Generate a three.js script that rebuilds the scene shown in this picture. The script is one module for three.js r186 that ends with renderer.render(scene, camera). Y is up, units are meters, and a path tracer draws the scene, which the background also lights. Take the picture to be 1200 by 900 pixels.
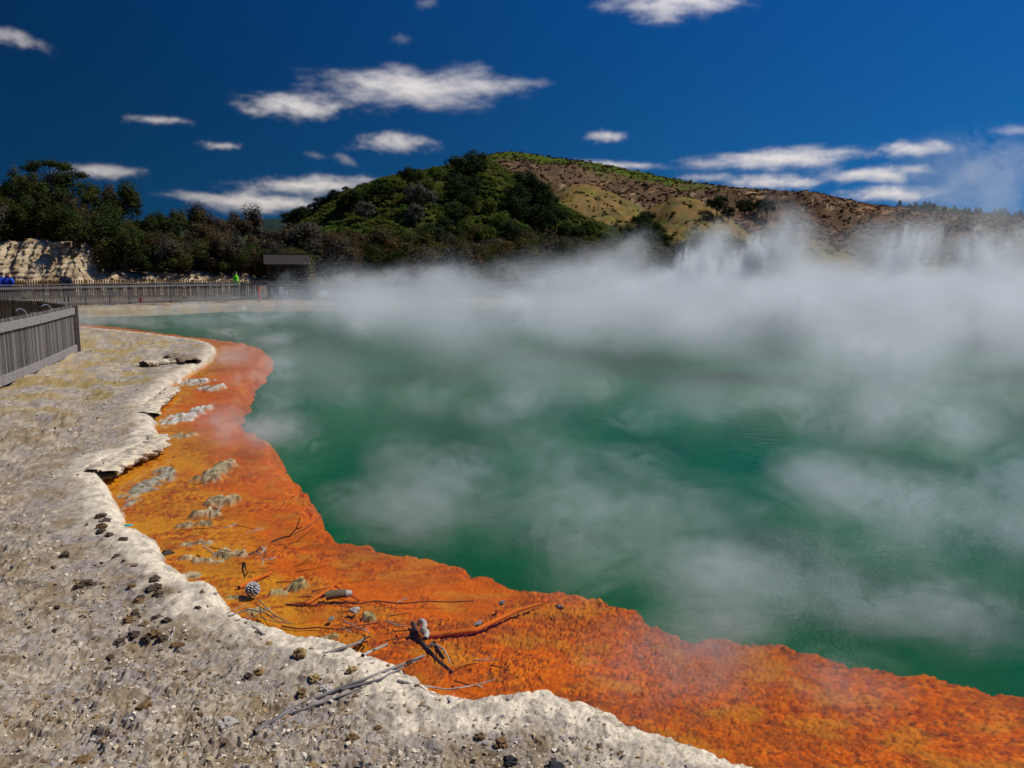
import * as THREE from 'three';
import { mergeGeometries, toCreasedNormals } from 'three/addons/utils/BufferGeometryUtils.js';
import { MarchingCubes } from 'three/addons/objects/MarchingCubes.js';
import { createNoise2D, createNoise3D } from 'simplex-noise';

// ------------------------------------------------------------------ camera, sky, sun, exposure
const scene = new THREE.Scene();
const PITCH = Math.atan(135 / 965);
const EYE = 2.15;
const camera = new THREE.PerspectiveCamera(50.0, 4 / 3, 0.1, 6000);
camera.position.set(0, EYE, 0);
camera.rotation.set(-PITCH, 0, 0);
scene.add(camera);

const SUN = new THREE.Vector3(0.80, 1.12, -0.20).normalize();
const sun = new THREE.DirectionalLight(new THREE.Color(1.0, 0.955, 0.885), 4.6);
sun.position.copy(SUN).multiplyScalar(120).add(new THREE.Vector3(0, 0, -30));
sun.target.position.set(0, 0, -30);
sun.castShadow = true;
sun.shadow.mapSize.set(4096, 4096);
Object.assign(sun.shadow.camera, { left: -70, right: 70, top: 70, bottom: -70, near: 1, far: 400 });
sun.shadow.radius = 1;
scene.add(sun, sun.target);

const renderer = new THREE.WebGLRenderer({ antialias: true });
renderer.toneMapping = THREE.LinearToneMapping;
renderer.toneMappingExposure = 1.0;
renderer.shadowMap.enabled = true;

// ------------------------------------------------------------------ random numbers and noise
function rng(seed) {
  let a = seed >>> 0;
  return () => { a = (a + 0x6d2b79f5) | 0; let t = Math.imul(a ^ (a >>> 15), 1 | a); t = (t + Math.imul(t ^ (t >>> 7), 61 | t)) ^ t; return ((t ^ (t >>> 14)) >>> 0) / 4294967296; };
}
const n2 = createNoise2D(rng(11)), n2b = createNoise2D(rng(23)), n3 = createNoise3D(rng(37));
const clamp = (x, a = 0, b = 1) => Math.min(b, Math.max(a, x));
const ss = (a, b, x) => { const t = clamp((x - a) / (b - a)); return t * t * (3 - 2 * t); };
const mix = (a, b, t) => a + (b - a) * t;
const mix3 = (a, b, t) => [mix(a[0], b[0], t), mix(a[1], b[1], t), mix(a[2], b[2], t)];
function fbm(x, y, o = 4, f = n2) { let s = 0, a = 0.5; for (let i = 0; i < o; i++) { s += a * f(x, y); x = x * 2.03 + 7.1; y = y * 2.03 - 3.7; a *= 0.5; } return s; }
function hash2(i, j) { let h = Math.imul(i, 374761393) + Math.imul(j, 668265263); h = Math.imul(h ^ (h >>> 13), 1274126177); return ((h ^ (h >>> 16)) >>> 0) / 4294967296; }
// cellular noise: distance to the nearest and second nearest feature point, and the cell's own number
function cells(x, y) {
  const ix = Math.floor(x), iy = Math.floor(y); let d1 = 9, d2 = 9, id = 0;
  for (let j = -1; j <= 1; j++) for (let i = -1; i <= 1; i++) {
    const cx = ix + i, cy = iy + j, h = hash2(cx, cy), k = hash2(cx + 977, cy - 571);
    const dx = cx + h - x, dy = cy + k - y, d = dx * dx + dy * dy;
    if (d < d1) { d2 = d1; d1 = d; id = h; } else if (d < d2) d2 = d;
  }
  return [Math.sqrt(d1), Math.sqrt(d2), id];
}

// ------------------------------------------------------------------ sky: clear deep blue air with small wisps of cloud
// direction of a point of the view, and the place on a level plane it shows (used to lay the site out in metres)
const CP = Math.cos(PITCH), SP = Math.sin(PITCH);
function dirOf(px, py) { const dx = (px - 600) / 965, dy = (450 - py) / 965; return [dx, dy * CP - SP, -(CP + dy * SP)]; }
function spot(px, py, y = 0) { const d = dirOf(px, py), t = (y - EYE) / d[1]; return [d[0] * t, d[2] * t]; }
function slope(px, py) { const d = dirOf(px, py); return [d[0] / -d[2], d[1] / -d[2]]; }   // sideways and upward, per metre of depth

{
  const W = 3072, H = 1536, data = new Float32Array(W * H * 4);
  const sunD = [SUN.x, SUN.y, SUN.z];
  const clouds = [];
  const addCloud = (px, py, w, h, str, tilt = 0, streak = 1) => {
    const d = dirOf(px, py), l = Math.hypot(...d);
    clouds.push({ az: Math.atan2(d[0], -d[2]), el: Math.asin(d[1] / l), w: 0.94 * w / 965, h: 0.80 * h / 965, str, tilt, streak, seed: clouds.length * 17.3 });
  };
  addCloud(482, 102, 118, 28, 1.0, 0.02); addCloud(562, 100, 62, 12, 0.6, -0.03); addCloud(342, 124, 62, 17, 1.0, 0.0); addCloud(462, 165, 52, 13, 0.75, 0.02);
  addCloud(185, 140, 34, 5.5, 0.7, 0.02); addCloud(260, 171, 24, 5, 0.7, 0); addCloud(118, 200, 48, 9, 0.75, -0.02); addCloud(15, 43, 34, 9, 0.6, -0.15);
  addCloud(365, 216, 88, 13, 0.95, 0.04); addCloud(310, 238, 90, 15, 0.95, 0.0); addCloud(250, 232, 60, 6, 0.5, -0.05); addCloud(405, 187, 16, 7, 0.3, -0.4); addCloud(370, 182, 14, 4, 0.2, -0.2);
  addCloud(795, 5, 92, 19, 0.9, 0.0); addCloud(712, 160, 27, 8, 0.85, 0); addCloud(905, 185, 104, 15, 1.0, 0.02); addCloud(900, 212, 50, 11, 0.9, 0); addCloud(940, 215, 26, 7, 0.8, 0);
  addCloud(1025, 204, 68, 11, 0.95, -0.01); addCloud(1045, 226, 56, 11, 0.95, -0.03); addCloud(1075, 174, 44, 11, 0.95, -0.02); addCloud(1190, 152, 26, 6, 0.35, 0); addCloud(720, 193, 60, 6, 0.8, -0.06);
  addCloud(830, 208, 40, 6, 0.5, 0); addCloud(1130, 210, 70, 20, 0.14, 0.6); addCloud(1190, 200, 50, 34, 0.16, 0.9); addCloud(500, 3, 14, 8, 0.2); addCloud(470, 45, 12, 6, 0.14); addCloud(620, 97, 30, 6, 0.25);
  const r = rng(5);
  for (let k = 0; k < 95; k++) {           // the same kind of wisps all round
    const az = r() * Math.PI * 2 - Math.PI, el = Math.pow(r(), 1.7) * 1.1 + 0.08;
    if (Math.abs(az) < 0.72 && el < 0.42) continue;
    const s = 0.03 + 0.09 * r();
    clouds.push({ az, el, w: s * (1 + r()), h: s * 0.2, str: 0.4 + 0.6 * r(), tilt: (r() - 0.5) * 0.2, streak: 1, seed: 900 + k * 13.7 });
  }
  const cover = new Float32Array(W * H);
  for (const c of clouds) {
    const ca = Math.cos(c.tilt), sa = Math.sin(c.tilt), R = c.w * 1.9, R2 = c.w * 1.0 + c.h * 2;
    const j0 = Math.floor(((c.el - R2) / Math.PI + 0.5) * H), j1 = Math.ceil(((c.el + R2) / Math.PI + 0.5) * H);
    for (let j = Math.max(H / 2, j0); j <= Math.min(H - 1, j1); j++) {
      const el = ((j + 0.5) / H - 0.5) * Math.PI, ce = Math.max(0.15, Math.cos(c.el)), half = R / ce;
      const i0 = Math.floor(((c.az - half) / (2 * Math.PI)) * W), i1 = Math.ceil(((c.az + half) / (2 * Math.PI)) * W);
      for (let i = i0; i <= i1; i++) {
        const az = (i + 0.5) / W * 2 * Math.PI;
        const x = (az - c.az) * ce, y = el - c.el, u = (x * ca + y * sa) / c.w, v = (-x * sa + y * ca) / c.h;
        const wob = fbm(u * 1.1 + c.seed, v * 0.3, 2) * 0.5;
        const vv = v + wob + 0.35 * u * u * Math.sin(c.seed), uu = u + 0.3 * fbm(u * 1.3, v * 0.6 + c.seed, 2);
        const e = 1 - Math.sqrt(uu * uu + vv * vv * (vv > 0 ? 1.0 : 0.85));
        if (e < -0.6) continue;
        const dg = u * 1.4 + v * 0.55, st = fbm(dg * 1.3 + c.seed, v * 0.9 - u * 0.4, 2) * 0.5 + 0.55 * fbm(dg * 1.5 + c.seed, v * 3.6 - u * 2.2, 4) + 0.30 * fbm((u + 0.5 * v) * 11 + c.seed, v * 0.9 - u * 2, 3);
        const a = c.str * ss(-0.22, 1.2, e + st * 0.5 * c.streak) * ss(-0.6, 0.4, e);
        const k = j * W + ((i % W) + W) % W;
        cover[k] = 1 - (1 - cover[k]) * (1 - clamp(a));
      }
    }
  }
  for (let j = 0; j < H; j++) {
    const el = ((j + 0.5) / H - 0.5) * Math.PI, se = Math.sin(el), ce = Math.cos(el);
    for (let i = 0; i < W; i++) {
      // columns run round the compass as three.js reads an equirectangular picture: u = atan2(z, x)
      const rd = ((i + 0.5) / W - 0.5) * 2 * Math.PI, x = Math.cos(rd) * ce, z = Math.sin(rd) * ce;
      const cg = x * sunD[0] + se * sunD[1] + z * sunD[2];
      const air = Math.exp(-Math.max(0, se) / 0.15);                         // longer path through the air near the horizon
      const cs = 0.5 * (cg + Math.sqrt(cg * cg + 0.08)), pol = 0.05 + 1.06 * Math.pow(0.10 + 0.95 * cs, 1.45) + 0.9 * Math.pow(Math.max(0, cg), 8);
      let cR = (0.0015 + 0.040 * air) * pol, cG = (0.078 + 0.33 * air) * pol, cB = (0.39 + 0.62 * air) * pol;
      // azimuth in the layout's own sense: 0 ahead (-z), growing to the right (+x)
      const az = Math.atan2(x, -z), ci = ((Math.floor(az / (2 * Math.PI) * W) % W) + W) % W, a = cover[j * W + ci] * 0.92;
      const tr = Math.exp(-0.06 / Math.max(0.06, se)), cl = 0.74 + 0.26 * Math.max(0, cg);
      const cc = [cl * 1.06, cl * (0.92 + 0.1 * tr), cl * (0.76 + 0.27 * tr)];
      const o = (j * W + i) * 4;
      data[o] = mix(cR, cc[0], a); data[o + 1] = mix(cG, cc[1], a); data[o + 2] = mix(cB, cc[2], a); data[o + 3] = 1;
    }
  }
  const t = new THREE.DataTexture(data, W, H, THREE.RGBAFormat, THREE.FloatType);
  t.mapping = THREE.EquirectangularReflectionMapping; t.magFilter = THREE.LinearFilter; t.needsUpdate = true;
  scene.background = t; scene.environment = t;
}
console.log('sky');

// ------------------------------------------------------------------ helpers for things and parts
const used = new Map();
function numbered(name) { const n = used.get(name) ?? 0; used.set(name, n + 1); return n ? `${name}_${String(n).padStart(3, '0')}` : name; }
function shadowed(m) { m.castShadow = true; m.receiveShadow = true; return m; }
function mesh(name, geometry, material, parent) { const m = shadowed(new THREE.Mesh(geometry, material)); m.name = parent ? name : numbered(name); (parent ?? scene).add(m); return m; }
function tag(o, label, category, group) { o.userData.label = label; o.userData.category = category; if (group) o.userData.group = group; return o; }
function structure(o) { o.userData.kind = 'structure'; return o; }
function stuff(o) { o.userData.kind = 'stuff'; return o; }
function thing(name, label, category, pos = [0, 0, 0], turn = 0, group) {
  const g = new THREE.Group(); g.name = numbered(name); g.position.set(...pos); g.rotation.y = turn; scene.add(g); return tag(g, label, category, group);
}
function dup(root, pos, turn, scale = 1, label) {
  const r = root.clone(); r.name = numbered(root.name.replace(/_\d{3}$/, '')); r.position.set(...pos); r.rotation.y = turn;
  if (Array.isArray(scale)) r.scale.set(...scale); else r.scale.setScalar(scale);
  r.userData = { ...root.userData }; if (label) r.userData.label = label; scene.add(r); return r;
}
const std = (color, roughness = 0.9, more = {}) => new THREE.MeshPhysicalMaterial({ color: new THREE.Color().setRGB(...color), roughness, specularIntensity: 0.3, ...more });
class Grid {          // a sheet of vertices with height and colour, some of its quads left out
  constructor(nu, nv, at, keep) {
    const pos = new Float32Array(nu * nv * 3), col = new Float32Array(nu * nv * 3), uv = new Float32Array(nu * nv * 2), ok = new Uint8Array(nu * nv);
    for (let j = 0, k = 0; j < nv; j++) for (let i = 0; i < nu; i++, k++) {
      const p = at(i / (nu - 1), j / (nv - 1));
      pos.set([p[0], p[1], p[2]], k * 3); if (p[3]) col.set(p[3], k * 3); uv.set([p[0], -p[2]], k * 2); ok[k] = p[4] === undefined ? 1 : p[4];
    }
    Object.assign(this, { nu, nv, pos, col, uv, ok });
  }
  build(test = (a) => a > 0) {
    const { nu, nv, pos, col, uv, ok } = this, idx = [], map = new Int32Array(nu * nv).fill(-1), P = [], C = [], U = [];
    const use = (k) => { if (map[k] < 0) { map[k] = P.length / 3; P.push(pos[k * 3], pos[k * 3 + 1], pos[k * 3 + 2]); C.push(col[k * 3], col[k * 3 + 1], col[k * 3 + 2]); U.push(uv[k * 2], uv[k * 2 + 1]); } return map[k]; };
    for (let j = 0; j < nv - 1; j++) for (let i = 0; i < nu - 1; i++) {
      const a = j * nu + i, b = a + 1, c = a + nu, d = c + 1;
      if (!(test(ok[a]) || test(ok[b]) || test(ok[c]) || test(ok[d]))) continue;
      const A = use(a), B = use(b), Cc = use(c), D = use(d);
      idx.push(A, B, D, A, D, Cc);
    }
    const g = new THREE.BufferGeometry();
    g.setAttribute('position', new THREE.Float32BufferAttribute(P, 3)); g.setAttribute('color', new THREE.Float32BufferAttribute(C, 3)); g.setAttribute('uv', new THREE.Float32BufferAttribute(U, 2));
    g.setIndex(idx); g.computeVertexNormals(); return g;
  }
}
function noiseTexture(size, f, srgb = false) {
  const d = new Uint8Array(size * size * 4);
  for (let j = 0; j < size; j++) for (let i = 0; i < size; i++) { const v = f(i / size, j / size), o = (j * size + i) * 4; d[o] = clamp(v[0]) * 255; d[o + 1] = clamp(v[1]) * 255; d[o + 2] = clamp(v[2]) * 255; d[o + 3] = 255; }
  const t = new THREE.DataTexture(d, size, size); t.wrapS = t.wrapT = THREE.RepeatWrapping; t.magFilter = THREE.LinearFilter; if (srgb) t.colorSpace = THREE.SRGBColorSpace; t.needsUpdate = true; return t;
}
// noise that repeats without a seam over u, v in 0..1
function tiling(u, v, f, o = 4) { const a = u * 2 * Math.PI, b = v * 2 * Math.PI, R = f / (2 * Math.PI); let s = 0, amp = 0.5, k = R; for (let i = 0; i < o; i++) { s += amp * (n3(Math.cos(a) * k + i * 9, Math.sin(a) * k, Math.cos(b) * k) + n3(Math.sin(b) * k + 31, Math.cos(a) * k + i * 5, Math.sin(a) * k - 17)) * 0.7; amp *= 0.5; k *= 2; } return s; }

// ------------------------------------------------------------------ the pool: shoreline and the rim of the deep water, in metres (x, z)
const SHORE = [[60, -14], [40, 1], [14, 0.6], [6, -0.6], [3.2, -1.7], [1.9, -2.6], [0.89, -3.32], [0.62, -3.49], [0.41, -3.71], [0.21, -3.82], [0, -3.84], [-0.23, -3.81], [-0.32, -3.82], [-0.54, -4.06], [-0.8, -4.3], [-0.96, -4.4], [-1.12, -4.45], [-1.29, -4.54], [-1.47, -4.65], [-1.67, -4.8], [-1.83, -5.03], [-2, -5.27], [-2.17, -5.34], [-2.38, -5.58], [-2.62, -5.92], [-2.79, -6.21], [-3, -6.41], [-3.26, -6.68], [-3.5, -7.12], [-3.85, -7.68], [-4.24, -8.33], [-4.39, -8.9], [-4.25, -9.1], [-4.22, -9.54], [-4.65, -10.55], [-5.21, -11.79], [-5.65, -12.68], [-5.93, -13.8], [-6.35, -15.37], [-6.67, -17.04], [-7.01, -18.93], [-8.12, -22.44], [-9.11, -24.01], [-10.33, -25.19], [-11.97, -26.82], [-13.79, -28.29], [-15.29, -29.49], [-17.5, -31], [-22, -34], [-26, -38], [-26.5, -41], [-24, -43.4], [-20, -46], [-17.6, -49.5], [-13, -50.5], [-6, -52], [4, -55], [18, -57], [36, -55], [52, -42], [62, -26]];
const DEEP = [[56, -18], [38, -5], [14, -3.0], [7, -2.9], [4.2, -3.2], [3.2, -3.7], [2.64, -3.99], [2.49, -4.11], [2.31, -4.2], [2.12, -4.3], [1.93, -4.4], [1.78, -4.51], [1.65, -4.58], [1.42, -4.65], [1.28, -4.7], [1.09, -4.65], [0.95, -4.82], [0.79, -5.03], [0.63, -5.27], [0.47, -5.39], [0.29, -5.43], [0.06, -5.54], [-0.19, -5.74], [-0.45, -5.98], [-0.72, -6.11], [-0.98, -6.31], [-1.18, -6.46], [-1.43, -6.5], [-1.64, -6.82], [-1.93, -7.39], [-2.21, -7.99], [-2.6, -8.9], [-2.95, -9.77], [-3.43, -10.83], [-3.98, -11.45], [-4.45, -12.52], [-4.87, -14.29], [-5.47, -16.62], [-5.92, -18.93], [-6.63, -21.97], [-7.92, -24.59], [-9.6, -26.3], [-12.0, -28.6], [-14.4, -31.0], [-17.3, -33.4], [-21.7, -34.9], [-25.4, -38.3], [-26.0, -40.9], [-23.8, -43.0], [-19.7, -45.65], [-17.3, -49.1], [-13, -50.1], [-6, -51.6], [4, -54.6], [18, -56.6], [35.5, -54.6], [49, -40], [58, -27]];
function smoothClosed(pts, n) { const c = new THREE.CatmullRomCurve3(pts.map(([x, z]) => new THREE.Vector3(x, 0, z)), true, 'centripetal'), out = []; for (let i = 0; i < pts.length; i++) for (let k = 0; k < n; k++) { const p = c.getPoint((i + k / n) / pts.length); out.push([p.x, p.z]); } return out; }
const shoreLine = smoothClosed(SHORE, 4), deepLine = smoothClosed(DEEP, 4);
function polygonDistance(line) {          // signed: positive outside the loop
  const n = line.length, X = new Float64Array(line.map((p) => p[0])), Z = new Float64Array(line.map((p) => p[1]));
  return (x, z) => {
    let best = 1e9, inside = false;
    for (let i = 0, j = n - 1; i < n; j = i++) {
      const ax = X[j], az = Z[j], dx = X[i] - ax, dz = Z[i] - az, px = x - ax, pz = z - az;
      const t = clamp((px * dx + pz * dz) / (dx * dx + dz * dz)), ex = px - dx * t, ez = pz - dz * t, d = ex * ex + ez * ez;
      if (d < best) best = d;
      if ((Z[i] > z) !== (az > z) && x < (dx * (z - az)) / dz + ax) inside = !inside;
    }
    return inside ? -Math.sqrt(best) : Math.sqrt(best);
  };
}
const shoreDist = polygonDistance(shoreLine), deepDist = polygonDistance(deepLine);
// the beach below the far walkway, where the photograph shows bare sinter and no orange deposit
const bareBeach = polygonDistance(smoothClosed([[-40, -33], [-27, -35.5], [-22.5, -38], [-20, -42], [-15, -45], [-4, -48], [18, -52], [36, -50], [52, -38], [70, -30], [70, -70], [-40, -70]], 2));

// ------------------------------------------------------------------ hills: crest lines given as (sideways, height) at a depth, with the slope below them
const HILLS = {
  bank: { depth: 80, foot: 60, crest: [[-900, 190], [-400, 205], [-100, 220], [0, 232], [60, 236], [100, 252], [160, 266], [220, 276], [300, 287], [345, 301], [430, 316], [520, 322]] },
  green: { depth: 205, foot: 88, crest: [[100, 330], [240, 322], [300, 300], [335, 270], [370, 247], [400, 228], [430, 217], [460, 207], [500, 200], [525, 195], [548, 189], [575, 191], [610, 212], [650, 238], [700, 262], [760, 283], [820, 300], [900, 316], [1000, 330]] },
  brown: { depth: 430, foot: 200, crest: [[250, 330], [380, 280], [480, 225], [535, 196], [565, 183], [600, 177], [640, 183], [700, 191], [760, 203], [800, 211], [850, 218], [900, 222], [960, 226], [1000, 235], [1030, 240], [1060, 243], [1100, 247], [1150, 252], [1250, 257], [1600, 266], [2200, 280]] },
  spur: { depth: 300, foot: 195, crest: [[540, 300], [590, 246], [640, 228], [680, 215], [720, 226], [760, 247], [800, 270], [840, 292], [880, 320]] },
  knoll: { depth: 262, foot: 190, crest: [[700, 310], [735, 262], [765, 242], [800, 230], [830, 240], [862, 262], [895, 285], [930, 310]] },
  hummock: { depth: 230, foot: 160, crest: [[840, 318], [885, 295], [925, 276], [950, 277], [985, 294], [1030, 316]] },
  pines: { depth: 640, foot: 450, crest: [[960, 275], [1020, 248], [1055, 241], [1080, 240], [1110, 243], [1160, 250], [1230, 256], [1400, 262], [1800, 275]] },
  mound: { depth: 330, foot: 200, crest: [[1040, 310], [1085, 276], [1130, 257], [1165, 257], [1220, 262], [1300, 266], [1600, 285], [1900, 300]] },
  ridge: { depth: 1500, foot: 900, crest: [[-800, 262], [200, 258], [300, 257], [340, 256], [400, 260], [520, 285], [700, 300]] },
};
for (const h of Object.values(HILLS)) h.pts = h.crest.map(([px, py]) => { const [s, u] = slope(px, py); return [s, u * h.depth + EYE]; });
function crestAt(h, s) {
  const p = h.pts; if (s <= p[0][0]) return p[0][1]; if (s >= p[p.length - 1][0]) return p[p.length - 1][1];
  let k = 1; while (p[k][0] < s) k++;
  const p0 = p[Math.max(0, k - 2)][1], p1 = p[k - 1][1], p2 = p[k][1], p3 = p[Math.min(p.length - 1, k + 1)][1], t = (s - p[k - 1][0]) / (p[k][0] - p[k - 1][0]);
  return 0.5 * (2 * p1 + (p2 - p0) * t + (2 * p0 - 5 * p1 + 4 * p2 - p3) * t * t + (3 * p1 - p0 - 3 * p2 + p3) * t * t * t);
}
function hillHeight(h, x, z) {
  const D = -z, s = x / D, c = crestAt(h, s), a = (D - h.foot) / (h.depth - h.foot);
  if (a < -0.2) return -99;
  const rough = (h.depth / 60) * (fbm(x / (h.depth * 0.16), z / (h.depth * 0.16), 4) * 1.3 - 0.7 * Math.abs(fbm(x / (h.depth * 0.07) + 3, z / (h.depth * 0.16), 3))) * ss(0, 0.4, a) * ss(0.99, 0.8, a) + 0.2 * (h.depth / 200) * fbm(x / 6, z / 6, 3) * ss(0, 0.3, a);
  const up = a <= 1 ? mix(a, a * a, 0.25) * 0.92 + 0.08 * ss(0, 1, a) : 1 - 0.35 * (a - 1) - 0.12 * (a - 1) * (a - 1);
  return (c - 0.3) * up + 0.3 + rough - (a < 0 ? 3 * -a : 0);
}
function far(x, z) { let y = 0.25, k = 'flat'; for (const [n, h] of Object.entries(HILLS)) { const v = hillHeight(h, x, z); if (v > y) { y = v; k = n; } } return [y, k]; }

// ------------------------------------------------------------------ ground round the pool: sinter flat, its cream rim and the orange shelf under the water
// crusts and debris that break the surface of the shallows: x, z, half length, half width, turn, height, tone
const CRUSTS = [[213, 487, 24, 13, 0], [232, 478, 14, 8, 0], [248, 452, 20, 5, 0], [225, 446, 26, 6, 0], [258, 545, 17, 13, 1], [240, 556, 22, 6, 1], [262, 583, 28, 8, 1], [240, 597, 25, 5, 1], [225, 612, 28, 6, 1], [230, 634, 26, 5, 1], [268, 644, 26, 8, 1], [248, 652, 32, 5, 1], [217, 651, 12, 4, 1], [225, 672, 16, 5, 1], [352, 681, 20, 10, 2], [330, 690, 22, 5, 2], [300, 712, 26, 7, 2], [432, 718, 12, 6, 2], [385, 745, 14, 5, 2], [285, 697, 26, 4, 2], [175, 565, 20, 22, 3], [150, 590, 8, 14, 3], [195, 548, 16, 5, 3], [213, 508, 22, 5, 1], [208, 428, 22, 5, 0], [230, 415, 20, 4, 0]].map(([px, py, hw, hh, tone]) => {
  const c = spot(px, py), a = spot(px + hw, py), b = spot(px, py - hh); return { x: c[0], z: c[1], u: 0.8 * Math.abs(a[0] - c[0]), v: 0.8 * Math.abs(b[1] - c[1]), tone };
});
function crustAt(x, z) {
  let best = -1, tone = 0;
  for (const c of CRUSTS) { const dx = (x - c.x) / c.u, dz = (z - c.z + dx * 0.15 * c.u) / c.v, e = 1 - dx * dx - dz * dz; if (e > best) { best = e; tone = c.tone; } }
  return best <= -1 ? [-1, 0] : [best + 1.1 * fbm(x * 4.1, z * 3.2, 4) - 0.05, tone];
}
const CREAM = [0.68, 0.585, 0.42], GREY = [0.31, 0.265, 0.21], TAN = [0.46, 0.335, 0.155], BROWN = [0.20, 0.135, 0.068], PALE = [0.50, 0.42, 0.30], LILAC = [0.30, 0.262, 0.235], OLIVE = [0.35, 0.25, 0.085];
const ORANGE = [0.57, 0.103, 0.005], OCHRE = [0.56, 0.235, 0.012], RUST = [0.36, 0.065, 0.010], UMBER = [0.13, 0.05, 0.02];
function groundAt(x, z) {          // height, colour, kind: 1 dry, 2 under water, 0 deep
  const near = ss(24, 7, Math.hypot(x, z)), d = shoreDist(x, z) + 0.05 * fbm(x * 2.3, z * 2.3, 3) + 0.022 * near * fbm(x * 13, z * 13, 3), e = -deepDist(x, z);
  if (d > 0) {
    const terr = fbm(x * 0.55 + 3, z * 0.8, 4) * 5, fl = Math.floor(terr), step = (fl + ss(0.90, 1.0, terr - fl)) * 0.024;       // thin crusts laid one on another
    const inner = ss(0.25, 1.1, d + 0.25 * fbm(x * 1.4, z * 1.4, 3)), rough = near * inner;
    const lump = fbm(x * 5.5, z * 5.5, 3), fine = fbm(x * 21, z * 21, 2, n2b), grit = n2b(x * 38, z * 38);
    const fold = 1 - Math.abs(fbm(x * 1.7 - 4, z * 2.6 + z * x * 0.02, 3)) * 4.2;                                               // old cracked edges
    let y = 0.012 + 0.085 * ss(-0.02, 0.10, d) + 0.022 * Math.exp(-((d - 0.22) ** 2) / 0.03) + 0.05 * ss(0.6, 8, d) + 0.05 * fbm(x * 0.35, z * 0.35, 2) * ss(0.4, 3, d);
    const kn = cells(x * 30 + 2 * fine, z * 30), pl = cells(x * 3.4 + 0.9 * lump, z * 4.2 + 0.9 * fine), nod = ss(0.62, 0.1, kn[0]), gapn = ss(0.0, 0.10, pl[1] - pl[0]);
    y += rough * (0.0062 * nod * (0.4 + kn[2]) + 0.030 * (pl[2] - 0.5) * ss(-0.2, 0.15, fbm(x * 0.8 + 70, z * 0.8, 2)) - 0.036 * (1 - ss(0.0, 0.07, pl[1] - pl[0])) * ss(-0.15, 0.1, fbm(x * 1.2 - 30, z * 1.2, 2))) + (1 - inner) * near * 0.0012 * nod * kn[2];
    const lay = d * 11 + 2.2 * fbm(x * 1.3 + 9, z * 1.3, 3); y += near * ss(0.02, 0.1, d) * ss(1.0, 0.5, d) * 0.0075 * (Math.floor(lay) - lay + ss(0.8, 1, lay - Math.floor(lay)));
    y += step * inner + rough * (0.014 * lump + 0.011 * fine + 0.0035 * grit + 0.012 * ss(0.55, 1, fold) * (0.5 + fine)) + (1 - inner) * near * (0.017 * lump + 0.007 * fine);
    y -= 0.03 * ss(0.80, 1, 1 - Math.abs(fbm(x * 1.1 + 20, z * 1.6, 3)) * 7) * near * ss(0.5, 1.4, d) * ss(0.05, 0.35, fbm(x * 0.9, z * 0.9 - 8, 2));
    // tone
    const back = ss(-9, -17, z + x * 0.35), m1 = fbm(x * 0.9, z * 0.9 + 9, 4), m2 = fbm(x * 3.2 - 5, z * 3.2, 4, n2b), m3 = fbm(x * 11, z * 11, 3);
    let c = mix3(mix3(GREY, PALE, ss(-0.25, 0.45, m2 + 0.4 * m1)), BROWN, 0.72 * ss(0.02, 0.38, m1 * 0.8 + m2 * 0.35 + 0.22 * ss(-1.0, -3.2, x) * ss(-7.5, -4, z)));
    c = mix3(c, LILAC, 0.7 * ss(0.05, 0.32, fbm(x * 1.3 + 30, z * 1.3, 3)));
    c = mix3(c, PALE, 0.55 * ss(0.1, 0.4, fbm(x * 2.1 + 60, z * 2.1, 3)));
    c = mix3(c, mix3(TAN, OLIVE, ss(-0.1, 0.3, m1)), 0.9 * back * ss(-0.28, 0.25, m1 + 0.35 * m2 + 0.12 * (d - 2.2)));
    const dig = ss(0.08, 0.30, m3 + 0.45 * m2); c = mix3(c, BROWN, 0.62 * dig * near); c = mix3(c, [0.11, 0.08, 0.045], 0.7 * near * ss(0.30, 0.42, fbm(x * 7 + 90, z * 8, 4)));
    const rimW = 0.20 + 0.20 * fbm(x * 0.9 + 50, z * 0.9, 2) + 0.10 * ss(-3, 0, x) * near;
    const rim = ss(rimW + 0.22, rimW - 0.06, d + 0.16 * m2), crust = ss(0.0, 0.34, fbm(x * 4.5 + 8, z * 4.5 - 2, 4) + 0.22 * ss(0.12, 0.4, d));
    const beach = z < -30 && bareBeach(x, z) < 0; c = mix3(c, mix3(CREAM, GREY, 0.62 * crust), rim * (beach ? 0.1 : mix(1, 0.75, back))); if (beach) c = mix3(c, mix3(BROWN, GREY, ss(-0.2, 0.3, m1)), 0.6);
    c = mix3(c, [0.30, 0.26, 0.20], 0.55 * ss(0.06, 0.0, d) * ss(-0.1, 0.3, m2));                       // damp, dirty foot of the rim
    if (near > 0) { const kt = cells(x * 30 + 2 * fine, z * 30)[2], w = near * inner; c = mix3(c, kt > 0.86 ? PALE : kt < 0.2 ? BROWN : c, 0.6 * w); }
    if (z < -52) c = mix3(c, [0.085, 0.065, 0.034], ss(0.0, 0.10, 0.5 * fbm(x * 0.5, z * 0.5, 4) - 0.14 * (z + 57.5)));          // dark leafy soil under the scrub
    const g = 1 + 0.22 * m3 + 0.12 * grit * near;
    return [y, [c[0] * g, c[1] * g, c[2] * g], 1];
  }
  if (e > 1.1) return [-0.9, [0, 0, 0], 0];
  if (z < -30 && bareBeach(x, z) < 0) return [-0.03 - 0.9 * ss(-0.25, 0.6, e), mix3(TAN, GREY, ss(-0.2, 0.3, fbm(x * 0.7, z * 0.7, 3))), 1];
  const lobes = cells(x * 2.1 + 0.3 * fbm(x * 3, z * 3, 2), z * 2.1), e2 = e + 0.16 * fbm(x * 1.9, z * 1.9, 3) - 0.16 * (0.5 - lobes[0]) * near + 0.03 * fbm(x * 14, z * 14, 2) * near;
  const [cr, tone] = crustAt(x, z);
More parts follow.
